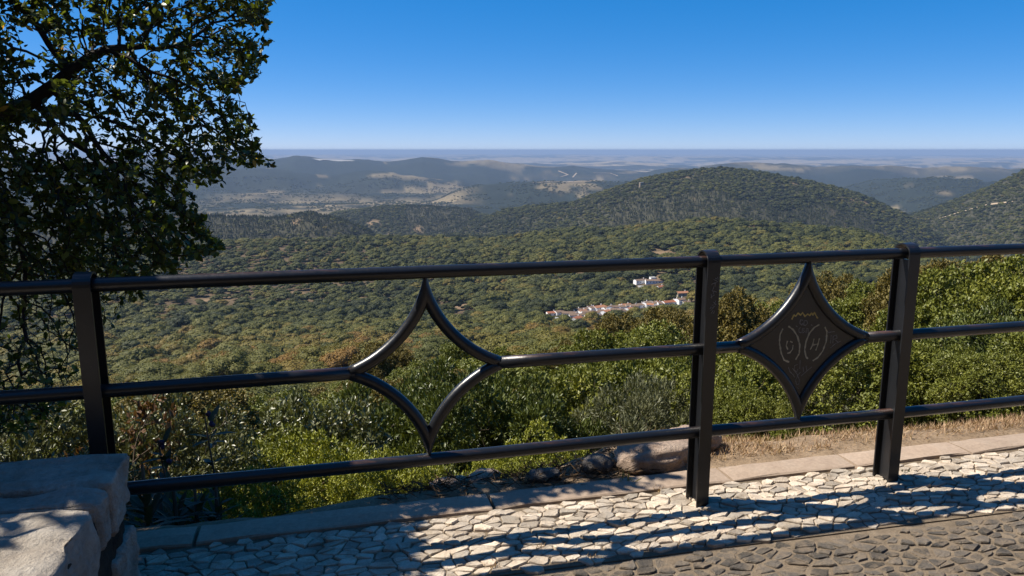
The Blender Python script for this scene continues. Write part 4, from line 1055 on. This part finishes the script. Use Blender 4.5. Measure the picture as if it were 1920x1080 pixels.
def tuft(s, q, n, L, m, label, seed, name='grass_tuft'):
    r = np.random.default_rng(seed); x, y, _ = fence(s, q, 0); z = float(ground_z(x, y)) if q > .33 else 0.0
    a = r.uniform(0, 6.28, n); el = r.uniform(.5, 1.45, n); D = np.stack([np.cos(a) * np.cos(el), np.sin(a) * np.cos(el), np.sin(el)], 1)
    P = r.normal(0, .012, (n, 3)); P[:, 2] = -.008
    o = obj(name, leaves_mesh(name, P, D, unit(r.normal(size=(n, 3))), r.uniform(.5, 1.1, n) * L, np.full(n, .004), r.random(n), M[m])); o.location = (x, y, z)
    tag(o, label, 'plant')
for k, (x, y, n, L, m, lab) in enumerate([
  (1012, 1030, 26, .03, 'straw', 'tiny dry tuft between pale paving stones, left of the rail shadows'), (1108, 1045, 22, .026, 'straw', 'tiny tuft of dry moss in the pale paving near the dark cobbles'),
  (930, 1062, 26, .03, 'straw', 'small yellowish weed among pale stones near the bottom edge'), (985, 905, 14, .07, 'straw', 'pale dry stalks standing at the outer side of the kerb'),
  (970, 900, 12, .08, 'straw', 'bleached grass spikes beside the twig litter'), (1236, 918, 24, .03, 'straw', 'dry weed at the kerb joint left of the middle post'),
  (1170, 905, 16, .08, 'bright', 'green weed sprig on the verge left of the middle post'), (1700, 885, 30, .025, 'long', 'dark little weed at the foot of the right post'),
  (1262, 868, 60, .07, 'olive', 'grey green tuft on the pale rock beside the middle post')]):
    g = on_z(x, y, 0.0); s, q = to_sq(g[0], g[1]); tuft(s, q, n, L, m, lab, 300 + k)

# ------------------------------------------------------------------ woodland trees on the slopes
def crown_mesh(seed, n, size, hgt, conifer=False, core=.86):
    r = np.random.default_rng(seed); P, N = [], []
    if conifer:
        z = r.uniform(0.12, 1, n) ** 0.8; rad = (1 - z) * 0.26 + 0.02; a = r.uniform(0, 6.28, n)
        P = np.stack([rad * np.cos(a), rad * np.sin(a), z], 1) * hgt * (1 + r.normal(0, .03, (n, 1))); N = np.stack([np.cos(a), np.sin(a), np.full(n, .5)], 1)
    else:
        nl = 11; lob = []
        for k in range(nl):
            a = k * 2.4; f = math.sqrt((k + .2) / nl); rr = r.uniform(.19, .30)
            lob.append((f * .42 * math.cos(a), f * .42 * math.sin(a), .68 - f * f * .26 + r.normal(0, .05), rr))
        k = r.integers(0, nl, n); A = np.array(lob)[k]; v = unit(r.normal(size=(n, 3))); v[:, 2] = np.where(v[:, 2] < -.3, -v[:, 2], v[:, 2])
        P = (A[:, :3] + v * A[:, 3:4] * r.uniform(.78, 1.1, (n, 1)) * np.array([1, 1, .8])) * hgt; N = v
    N = unit(N + r.normal(0, .30, N.shape)); t = unit(np.cross(N, r.normal(size=N.shape))); b = np.cross(N, t); s = size * hgt * r.uniform(.6, 1.3, (n, 1))
    V = np.stack([P - t * s, P - b * s * .8, P + t * s, P + b * s * .8], 1).reshape(-1, 3)
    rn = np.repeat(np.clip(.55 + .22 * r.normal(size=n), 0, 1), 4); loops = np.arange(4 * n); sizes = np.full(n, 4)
    if not conifer:
        bm = bmesh.new(); bmesh.ops.create_icosphere(bm, subdivisions=2, radius=1.0); bm.verts.ensure_lookup_table()
        U = np.array([v.co for v in bm.verts]); T = np.array([[v.index for v in f.verts] for f in bm.faces]); bm.free()
        for cx, cy, cz, rr in lob:
            q = U * rr * np.array([1, 1, .8]) * (core + 0.13 * vnoise(U[:, 0] * 2.6 + cx * 9, U[:, 1] * 2.6 + cy * 9, U[:, 2] * 2.6, seed) + r.normal(0, .06, len(U)))[:, None] + np.array([cx, cy, cz])
            loops = np.concatenate([loops, (T + len(V)).ravel()]); sizes = np.concatenate([sizes, np.full(len(T), 3)])
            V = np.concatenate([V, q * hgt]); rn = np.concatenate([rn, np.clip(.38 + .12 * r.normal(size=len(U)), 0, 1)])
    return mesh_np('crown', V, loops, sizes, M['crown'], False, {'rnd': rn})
def trunk_mesh(seed, hgt):
    r = np.random.default_rng(seed); NP = [(0, 0, -.06), (0.01, 0, .12), (.02, .01, .26)]; par = [-1, 0, 1]
    for k in range(5):
        a = k * 1.3 + r.uniform(0, .5); NP += [(.13 * math.cos(a), .13 * math.sin(a), .40), (.27 * math.cos(a), .27 * math.sin(a), .56)]; par += [2, len(NP) - 2]
    NP = np.array(NP) * hgt; par = np.array(par); return skeleton_mesh('trunk', NP, par, radii(par, .012 * hgt, 2.2), M['bark'], 5)
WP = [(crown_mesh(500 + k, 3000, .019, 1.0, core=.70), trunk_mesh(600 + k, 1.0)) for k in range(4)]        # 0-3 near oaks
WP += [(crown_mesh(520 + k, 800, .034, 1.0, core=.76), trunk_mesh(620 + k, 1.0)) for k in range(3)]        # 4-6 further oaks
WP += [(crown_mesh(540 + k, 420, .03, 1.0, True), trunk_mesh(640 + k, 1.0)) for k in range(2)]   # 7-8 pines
WP += [(crown_mesh(560, 110, .085, 1.0), trunk_mesh(660, 1.0))]                                   # 9 farthest

def px_of(x, y): return 960 + F * 1.008 * np.tan(np.arctan2(x, y))
def hit_ground(px, py, R0=300, R1=4000):
    d = ray(px, py); d = d / math.hypot(d[0], d[1]); Rr = np.arange(R0, R1, 2.0)
    zz = CH + d[2] * Rr; gz = ground_z(d[0] * Rr, d[1] * Rr); i = np.argmax(gz >= zz)
    return d[0] * Rr[i], d[1] * Rr[i], float(gz[i]), Rr[i]
ZV = lambda a, b: (980 + a / 5.647, 480 + b / 5.647)
HOUSES = [  # read off the enlarged photo: x, y of the foot, width, depth, wall height, turn, roof
 (300, 628, 10, 7, 3.2, .1, 'roof_red', 'whitewash', 'red roofed house at the left end of the village'),
 (385, 622, 11, 8, 4.5, .25, 'roof_brown', 'whitewash', 'white house with a brown roof, second from the left end'),
 (395, 690, 10, 6, 3.2, -.2, 'roof_grey', 'whitewash', 'low white outbuilding below the left end of the village'),
 (500, 640, 16, 8, 4.6, .12, 'roof_brown', 'whitewash', 'long white house with brown roof near the left end'),
 (578, 605, 9, 7, 4.6, .3, 'roof_orange', 'whitewash', 'orange roofed house behind the long white one'),
 (575, 690, 12, 7, 3.6, .75, 'roof_red', 'whitewash', 'lowest house, white with a red roof set aslant'),
 (610, 655, 9, 7, 3.8, .9, 'roof_brown', 'whitewash', 'white gable turned to the left in the lower row'),
 (690, 632, 14, 8, 4.0, .1, 'roof_brown', 'whitewash', 'brown roofed house in the middle of the left half'),
 (660, 590, 9, 6, 4.0, .2, 'roof_brown', 'whitewash', 'small brown roofed house in the top row, left half'),
 (740, 668, 17, 7, 3.6, .12, 'roof_brown', 'whitewash', 'long bright white front in the lower row'),
 (735, 588, 8, 7, 4.8, .8, 'roof_brown', 'whitewash', 'white gable left of the big orange roof'),
 (800, 585, 14, 9, 4.6, .25, 'roof_orange', 'whitewash', 'house with the big orange roof in the top row'),
 (825, 615, 8, 6, 4.0, .1, 'roof_brown', 'whitewash', 'small white house under the big orange roof'),
 (800, 668, 8, 6, 3.2, .5, 'roof_brown', 'whitewash', 'small white house at the right end of the lower row'),
 (905, 590, 13, 8, 4.2, .15, 'roof_brown', 'whitewash', 'brown roofed house right of the big orange roof'),
 (940, 590, 8, 7, 6.0, .9, 'roof_brown', 'whitewash', 'tall narrow white gable in the village centre'),
 (1010, 580, 14, 8, 4.6, .15, 'roof_brown', 'whitewash', 'broad brown roof in the village centre'),
 (1090, 565, 13, 8, 4.8, .3, 'roof_orange', 'whitewash', 'orange roofed house right of the village centre'),
 (1040, 628, 13, 10, 5.0, 1.0, 'roof_brown', 'whitewash', 'large aslant brown roof with a white gable below the centre'),
 (1165, 560, 14, 8, 4.0, .1, 'roof_brown', 'whitewash', 'brown roof behind the russet tree top'),
 (1300, 540, 8, 7, 5.0, .8, 'roof_brown', 'whitewash', 'white gable at the left of the upper right group'),
 (1335, 520, 10, 6, 3.6, .1, 'roof_grey', 'cream', 'cream building behind the upper right group'),
 (1400, 535, 18, 8, 4.6, .12, 'roof_brown', 'whitewash', 'long pale house in the upper right group'),
 (1400, 565, 15, 7, 3.6, .12, 'roof_brown', 'whitewash', 'brown roof just above the russet crowns'),
 (1480, 540, 10, 7, 4.6, .2, 'roof_brown', 'whitewash', 'house between the long pale one and the red roof'),
 (1560, 525, 19, 8, 4.6, .15, 'roof_red', 'whitewash', 'long red roofed house at the right end of the village'),
 (1665, 515, 10, 8, 6.2, .4, 'roof_orange', 'whitewash', 'taller orange house beside the middle post'),
 (1740, 520, 11, 7, 4.0, .1, 'roof_brown', 'whitewash', 'brown roofed house half hidden by the middle post'),
 (1245, 292, 17, 8, 5.5, .05, 'roof_brown', 'whitewash', 'long white farmhouse above the village, left wing'),
 (1400, 288, 24, 9, 4.0, .05, 'roof_brown', 'whitewash', 'long brown roofed wing of the farmhouse above the village'),
 (1372, 272, 7, 7, 7.0, .05, 'roof_grey', 'whitewash', 'white turret of the farmhouse above the village'),
 (1275, 345, 11, 12, 2.6, .2, 'roof_grey', 'cream', 'pale walled yard in front of the farmhouse'),
 (1462, 365, 10, 8, 4.6, .4, 'roof_red', 'whitewash', 'small red roofed house below the farmhouse'),
 (1690, 420, 14, 8, 4.0, .2, 'roof_orange', 'cream', 'tiled house between the village and the middle post top'),
]
HPOS = [hit_ground(*ZV(t[0], t[1]))[:2] for t in HOUSES]
def scatter():
    r = np.random.default_rng(99); XS, YS = [], []
    for R0, R1, dens in ((55, 400, 1 / 45.), (400, 1500, 1 / 52.), (1500, 3600, 1 / 70.), (3600, 7200, 1 / 700.)):
        area = 0.5 * 1.36 * (R1 ** 2 - R0 ** 2); n = int(area * dens)
        az = r.uniform(-.68, .68, n); R = np.sqrt(r.uniform(R0 ** 2, R1 ** 2, n)); XS.append(R * np.sin(az)); YS.append(R * np.cos(az))
    x, y = np.concatenate(XS), np.concatenate(YS); R = np.hypot(x, y); z = ground_z(x, y); px = px_of(x, y)
    k = visible(x, y, z + 9) ; x, y, R, z, px = x[k], y[k], R[k], z[k], px[k]; n = len(x)
    d = fbm(x / 90, y / 90, oct=5, seed=53)          # bare patches share the terrain's own noise
    thr = np.where(R > 3600, -.05, .50); ok = d < thr
    sparse = np.exp(-((px - 480) / 330) ** 2) * sstep(800, 950, R) * (1 - sstep(1350, 1500, R)); ok &= r.random(n) > sparse * .62
    ok &= np.min([np.hypot(x - hx_, y - hy_) for hx_, hy_ in HPOS], axis=0) > 9.0
    for hx, hR, rad in ((880, 760, 22), (1345, 800, 14), (1203, 2480, 16)):
        a = math.atan((hx - 960) / F / 1.008); ok &= np.hypot(x - hR * math.sin(a), y - hR * math.cos(a)) > rad
    x, y, R, z, px = x[ok], y[ok], R[ok], z[ok], px[ok]; n = len(x)
    # pines on the dark flanks, brown oaks lower down
    pn = fbm(x / 400, y / 400, oct=3, seed=71)
    pine = ((R > 1750) & (R < 2600) & (px < 760) & (pn > -.25)) | ((R > 1750) & (R < 3600) & (px > 760) & (pn + .35 * sstep(1400, 1700, px) - .15 + .5 * (1 - sstep(850, 1050, px)) > 0.02))
    pine &= r.random(n) < .85; pine |= (R > 300) & (R < 1500) & (r.random(n) < .012)
    kind = np.where(R < 420, r.integers(0, 4, n), np.where(R < 3600, 4 + r.integers(0, 3, n), 9)); kind = np.where(pine, 7 + r.integers(0, 2, n), kind)
    h = np.clip(r.lognormal(math.log(8.2), .33, n), 3.5, 16) * np.where(R < 200, .75, 1); h = np.where(pine, r.uniform(7, 12.5, n), h); h = np.where(R > 3600, r.uniform(7, 12, n), h)
    h = np.where((R > 1500) & (R < 3600) & ~pine, h * .8, h)
    # nothing tall stands just in front of the houses
    for hx_, hy_ in HPOS:
        hr = math.hypot(hx_, hy_); f = hr - (x * hx_ + y * hy_) / hr; lat = np.abs(x * hy_ - y * hx_) / hr
        blk_ = (lat < 11) & (f > -4) & (f < 55); h = np.where(blk_, np.minimum(h, np.maximum(1.5, .13 * f)), h)
    # near the viewpoint the crowns stay under the line the photo shows
    room = z_of(px, row_limit(px), R) - z; near = R < 260
    ok = (~near | (room > 2.5)) & (h > 2.2); h = np.where(near, np.minimum(h, np.maximum(room, 1)), h)
    x, y, z, R, px, kind, h, pine = (v[ok] for v in (x, y, z, R, px, kind, h, pine)); n = len(x)
    bn = fbm(x / 150, y / 150, oct=3, seed=73)
    base = .30 + .28 * bn + r.normal(0, .19, n)
    brown = (1 - sstep(420, 800, R)) * sstep(90, 200, R); base = base + brown * (.24 + .26 * (r.random(n) < .42)); base = np.where(pine, r.uniform(0, .16, n), base)
    base = base - .14 * sstep(1450, 1800, R); base = np.where(R > 3600, .08 + .12 * r.random(n), base); tint = np.clip(base, 0, 1)
    return x, y, z, R, px, kind, h, tint, r
x, y, z, R, px, kind, h, tint, wr = scatter()
# with the oaks placed by hand about 300 trees, those that show largest, stand as single ones
score = h / R * (np.abs(px - 960) < 1000); order = np.argsort(-score)
need = []
for k in range(4, 10): need.append(int(np.nonzero(kind == k)[0][np.argmax(score[kind == k])]))
single = list(dict.fromkeys(need + list(order[:170])))[:170]
SRC = {}
def region(p): return 'left of the left post' if p < 170 else 'left of the open star' if p < 660 else 'behind the open star' if p < 940 else 'left of the middle post' if p < 1310 else 'behind the star panel bay' if p < 1660 else 'right of the right post'
for i in single:
    kd = int(kind[i]); t = float(tint[i])
    if kd in (7, 8): lab, nm = 'tall dark pine on the far wooded ridge', 'pine_tree'
    elif R[i] > 1500: lab, nm = 'tiny round tree far off in the dry valley fields' if kd == 9 else 'small oak on the distant wooded hill', 'oak'
    else:
        tn = 'dark green' if t < .3 else 'olive green' if t < .55 else 'brownish' if t < .8 else 'russet'
        dd = 'in the nearest wood' if R[i] < 110 else 'in the wood halfway down' if R[i] < 170 else 'in the lower wood'
        lab, nm = f'{tn} oak {dd}, {region(px[i])}', 'oak'
    o = thing(nm, lab, 'tree', (x[i], y[i], z[i] - .1), wr.uniform(0, 6.28), lab.replace(' oak ', ' oaks ') )
    s = float(h[i]); o.scale = (s * wr.uniform(.95, 1.25), s * wr.uniform(.95, 1.25), s) if kd < 7 or kd == 9 else (s, s, s)
    c = obj('crown', WP[kd][0], o); c['tint'] = t; obj('trunk', WP[kd][1], o)
    SRC.setdefault(kd, c)
mask = np.ones(len(x), bool); mask[single] = False
def woodland(sel):
    n = sel.sum(); me = bpy.data.meshes.new('woodland'); me.vertices.add(n)
    me.vertices.foreach_set('co', np.stack([x[sel], y[sel], z[sel] - .15], 1).astype(np.float32).ravel())
    sc = np.stack([h[sel] * wr.uniform(.9, 1.5, n), h[sel] * wr.uniform(.9, 1.5, n), h[sel] * wr.uniform(.7, 1.1, n)], 1)
    pn = kind[sel]; sc[(pn == 7) | (pn == 8), :2] *= .8
    for nm, tp, val in (('tint', 'FLOAT', tint[sel]), ('turn', 'FLOAT', wr.uniform(0, 6.28, n)), ('kindno', 'INT', kind[sel])):
        a = me.attributes.new(nm, tp, 'POINT'); a.data.foreach_set('value', val.astype(np.int32 if tp == 'INT' else np.float32))
    a = me.attributes.new('size', 'FLOAT_VECTOR', 'POINT'); a.data.foreach_set('vector', sc.astype(np.float32).ravel())
    o = tag(obj('woodland', me), 'mixed oak and pine woodland covering the slopes and hills below the viewpoint', 'woodland', kind='stuff')
    g = bpy.data.node_groups.new('woodland', 'GeometryNodeTree'); g.interface.new_socket('Geometry', in_out='INPUT', socket_type='NodeSocketGeometry'); g.interface.new_socket('Geometry', in_out='OUTPUT', socket_type='NodeSocketGeometry')
    N, Lk = g.nodes, g.links; gi, go, jn = N.new('NodeGroupInput'), N.new('NodeGroupOutput'), N.new('GeometryNodeJoinGeometry')
    def named(nm, tp):
        a = N.new('GeometryNodeInputNamedAttribute'); a.data_type = tp; a.inputs['Name'].default_value = nm; return a.outputs['Attribute']
    kn, sz, tn = named('kindno', 'INT'), named('size', 'FLOAT_VECTOR'), named('turn', 'FLOAT')
    cx = N.new('ShaderNodeCombineXYZ'); Lk.new(tn, cx.inputs['Z'])
    for kd, src in SRC.items():
        oi = N.new('GeometryNodeObjectInfo'); oi.inputs['Object'].default_value = src; oi.inputs['As Instance'].default_value = True
        cmp_ = N.new('FunctionNodeCompare'); cmp_.data_type = 'INT'; cmp_.operation = 'EQUAL'; Lk.new(kn, cmp_.inputs[2]); cmp_.inputs[3].default_value = kd
        ip = N.new('GeometryNodeInstanceOnPoints'); Lk.new(gi.outputs[0], ip.inputs['Points']); Lk.new(cmp_.outputs[0], ip.inputs['Selection']); Lk.new(oi.outputs['Geometry'], ip.inputs['Instance'])
        Lk.new(cx.outputs[0], ip.inputs['Rotation']); Lk.new(sz, ip.inputs['Scale']); Lk.new(ip.outputs[0], jn.inputs[0])
    Lk.new(jn.outputs[0], go.inputs[0])
    md = o.modifiers.new('woodland', 'NODES'); md.node_group = g
    print('WOODLAND', n, 'kinds', sorted(SRC))
woodland(mask)

# ------------------------------------------------------------------ the village
M['whitewash'] = flat('whitewash', (0.76, 0.75, 0.73), .9, .1, .06, .4)
M['cream'] = flat('cream_render', (0.372, 0.324, 0.240), .9, .1, .08, .4)
M['old_stone'] = flat('old_stone', (0.204, 0.162, 0.114), .95, .1, .15, .3)
M['roof_red'] = flat('red_roof_tiles', (0.240, 0.096, 0.054), .9, .1, .3, 1.2)
M['roof_orange'] = flat('orange_roof_tiles', (0.288, 0.138, 0.078), .9, .1, .3, 1.2)
M['roof_brown'] = flat('brown_roof_tiles', (0.156, 0.108, 0.078), .9, .1, .3, 1.2)
M['roof_grey'] = flat('pale_sheet_roof', (0.300, 0.300, 0.282), .7, .2, .1, .5)
M['dark_window'] = flat('dark_window', (0.03, 0.03, 0.035), .3, .5, .1, 1)
def house(px, py, w, dp, hh, rz, roof, wallm='whitewash', label='', pitch=.32, flatr=False, win=3, cat='house', name='village_house', R=None):
    if R is None: X, Y, Z, Rr = hit_ground(px, py)
    else:
        a = at_dist(px, py, R); X, Y, Z = a[0], a[1], float(ground_z(a[0], a[1]))
    o = thing(name, label, cat, (X, Y, Z - .3), rz, 'houses of the white village')
    bm = bmesh.new(); base = -2.5; ap = hh + dp * .5 * pitch if not flatr else hh
    V = [(-w / 2, -dp / 2, base), (w / 2, -dp / 2, base), (w / 2, dp / 2, base), (-w / 2, dp / 2, base), (-w / 2, -dp / 2, hh), (w / 2, -dp / 2, hh), (w / 2, dp / 2, hh), (-w / 2, dp / 2, hh), (-w / 2, 0, ap), (w / 2, 0, ap)]
    vv = [bm.verts.new(v) for v in V]
    for f in ((0, 1, 5, 4), (2, 3, 7, 6)): bm.faces.new([vv[i] for i in f])
    if flatr:
        bm.verts.remove(vv[8]); bm.verts.remove(vv[9]); bm.faces.new([vv[i] for i in (1, 2, 6, 5)]); bm.faces.new([vv[i] for i in (3, 0, 4, 7)]); bm.faces.new([vv[i] for i in (4, 5, 6, 7)])
    else:
        bm.faces.new([vv[i] for i in (1, 2, 6, 9, 5)]); bm.faces.new([vv[i] for i in (3, 0, 4, 8, 7)])
    bmesh.ops.recalc_face_normals(bm, faces=bm.faces); obj('wall', bm_mesh('wall', bm, M[wallm]), o)
    t, e = .22, .35; bm = bmesh.new()
    if flatr: sec = [(-dp / 2 - e, hh + .02), (dp / 2 + e, hh + .02), (dp / 2 + e, hh + .3), (-dp / 2 - e, hh + .3)]
    else:
        lo = hh - e * pitch; sec = [(-dp / 2 - e, lo + .03), (0, ap + .03), (dp / 2 + e, lo + .03), (dp / 2 + e, lo + .03 + t), (0, ap + .03 + t), (-dp / 2 - e, lo + .03 + t)]
    A = [bm.verts.new((-w / 2 - .15, a, b)) for a, b in sec]; B = [bm.verts.new((w / 2 + .15, a, b)) for a, b in sec]
    bm.faces.new(A); bm.faces.new(B[::-1])
    for i in range(len(sec)):
        j = (i + 1) % len(sec); bm.faces.new((A[i], B[i], B[j], A[j]))
    bmesh.ops.recalc_face_normals(bm, faces=bm.faces); ro = obj('roof', bm_mesh('roof', bm, M[roof]), o)
    if not flatr and w > 7:
        bm = bmesh.new(); bmesh.ops.create_cube(bm, size=1); bmesh.ops.scale(bm, vec=(.7, .7, 1.5), verts=bm.verts); c = obj('chimney', bm_mesh('chimney', bm, M['whitewash']), ro); c.location = (w * .3, dp * .12, ap + .5)
    for k in range(win):
        q = obj('window', WINM, o); q.location = (-w / 2 + w * (k + .5) / win, -dp / 2 - .02, hh * .55)
    return o
bm = bmesh.new(); bmesh.ops.create_cube(bm, size=1); bmesh.ops.scale(bm, vec=(.9, .08, 1.3), verts=bm.verts); WINM = bm_mesh('window', bm, M['dark_window'])
for a, b, w, dp, hh, rz, rf, wm, lab in HOUSES:
    p = ZV(a, b); house(p[0] + random.uniform(-1, 1), p[1] + random.uniform(-.6, .6), w * .92, dp * .95, hh * random.uniform(.8, 1.0), rz + random.uniform(-.25, .35), rf if rf != 'roof_orange' or random.random() < .6 else 'roof_brown', wm, lab, flatr=(rf == 'roof_grey'), win=max(1, int(w / 4)))
for k_, (a, b) in enumerate([(345, 600), (450, 598), (540, 655), (630, 618), (700, 575), (765, 632), (860, 572), (880, 628), (985, 600), (1130, 590), (1240, 548), (1350, 552), (1450, 512), (1620, 500)]):
    p = ZV(a, b); od = ['leftmost', 'second', 'third', 'fourth', 'fifth', 'sixth', 'seventh', 'eighth', 'ninth', 'tenth', 'eleventh', 'twelfth', 'thirteenth', 'rightmost'][k_]
    house(p[0], p[1], random.uniform(7, 11), random.uniform(6, 8), random.uniform(3, 4.6), random.uniform(-.3, .9), random.choice(['roof_brown', 'roof_brown', 'roof_orange']), 'whitewash', f'{od} from left of the small white houses filling gaps between the larger roofs' if k_ not in (0, 13) else f'{od} of the small white houses filling gaps between the larger roofs', win=2)
house(880, 601, 20, 8, 3.0, .05, 'roof_grey', 'cream', 'long pale sheet roof in the wood left of the village', flatr=True, win=0, cat='shed', name='shed')
house(1348, 548, 12, 8, 5.0, .3, 'roof_orange', 'whitewash', 'white house peeping out right of the middle post', win=2)
house(1203, 333, 12, 12, 15, .2, 'roof_grey', 'old_stone', 'square stone tower on the shoulder of the big hill', flatr=True, win=0, cat='tower', name='tower', R=2480)

# ------------------------------------------------------------------ tracks and pale strips on the far hills
def ribbon(name, pts, width, R0, R1, c):
    P = []
    for a, b in zip(pts[:-1], pts[1:]):
        for t in np.linspace(0, 1, 9)[:-1]:
            h_ = hit_ground(a[0] + (b[0] - a[0]) * t, a[1] + (b[1] - a[1]) * t, R0, R1)
            if h_[3] > R0 + 5: P.append(h_[:2])
    if len(P) < 3: return
    P = np.array(P); d = np.gradient(P, axis=0); d /= np.linalg.norm(d, axis=1, keepdims=True) + 1e-9; nn = np.stack([-d[:, 1], d[:, 0]], 1) * width / 2
    V = []
    for p, q in zip(P, nn):
        for s_ in (-1, 1):
            e = p + q * s_; V.append((e[0], e[1], float(ground_z(e[0], e[1])) + 4.0))
    Fc = [(2 * i, 2 * i + 1, 2 * i + 3, 2 * i + 2) for i in range(len(P) - 1)]
    tag(obj(name, mesh_list(name, V, Fc, c)), kind='structure')
M['track'] = flat('pale_track', (0.320, 0.248, 0.168), .95, .1, .15, .02); M['pale_land'] = flat('pale_land', (0.288, 0.280, 0.256), .9, .1, .1, .01)
for pts in ([(1047, 321), (1065, 328), (1049, 333)], [(1081, 325), (1073, 334)], [(1112, 324), (1144, 325), (1160, 331)], [(994, 344), (1033, 341), (1093, 342), (1128, 338)]): ribbon('dirt_track', pts, 16, 4200, 14000, M['track'])
ribbon('dirt_track', [(1760, 412), (1800, 400), (1850, 386), (1905, 380)], 5, 2000, 4000, M['track'])
ribbon('pale_field', [(592, 299), (625, 301), (665, 303)], 130, 8000, 40000, M['pale_land'])

# ------------------------------------------------------------------ trees and shrubs that share a wording are told apart by their order
def order_labels():
    W = ['', 'second', 'third', 'fourth', 'fifth', 'sixth', 'seventh', 'eighth', 'ninth', 'tenth', 'eleventh', 'twelfth', 'thirteenth', 'fourteenth', 'fifteenth', 'sixteenth', 'seventeenth', 'eighteenth', 'nineteenth']
    G = {}
    for o in list(COL):
        if o.parent is None and o.get('category') in ('tree', 'shrub') and o.get('group'): G.setdefault(o['label'], []).append(o)
    for lab, L in G.items():
        if 1 < len(L) <= 20:
            L.sort(key=lambda o: float(to_px(np.array(o.location))[0]))
            for k, o in enumerate(L): o['label'] = lab + (', leftmost' if k == 0 else ', rightmost' if k == len(L) - 1 else f', {W[k]} from left')
order_labels()

# ------------------------------------------------------------------ haze over the lowlands
def haze_box():
    bm = bmesh.new(); bmesh.ops.create_cube(bm, size=1); bmesh.ops.scale(bm, vec=(220000, 100000, 735), verts=bm.verts); bmesh.ops.translate(bm, vec=(0, 40000, -352.5), verts=bm.verts)
    m = bpy.data.materials.new('haze'); m.use_nodes = True; n, l = m.node_tree.nodes, m.node_tree.links; n.clear()
    out = n.new('ShaderNodeOutputMaterial'); v = n.new('ShaderNodeVolumePrincipled'); v.inputs['Color'].default_value = (0.305, 0.425, 0.635, 1); v.inputs['Density'].default_value = 5.2e-5; v.inputs['Anisotropy'].default_value = 0.0
    l.new(v.outputs[0], out.inputs['Volume'])
    o = obj('haze', bm_mesh('haze', bm, m)); tag(o, 'thin blue haze lying over the lowlands', 'haze', kind='stuff')
haze_box()
print('TRIS', sum(len(m.polygons) for m in bpy.data.meshes), 'OBJS', len(bpy.data.objects))
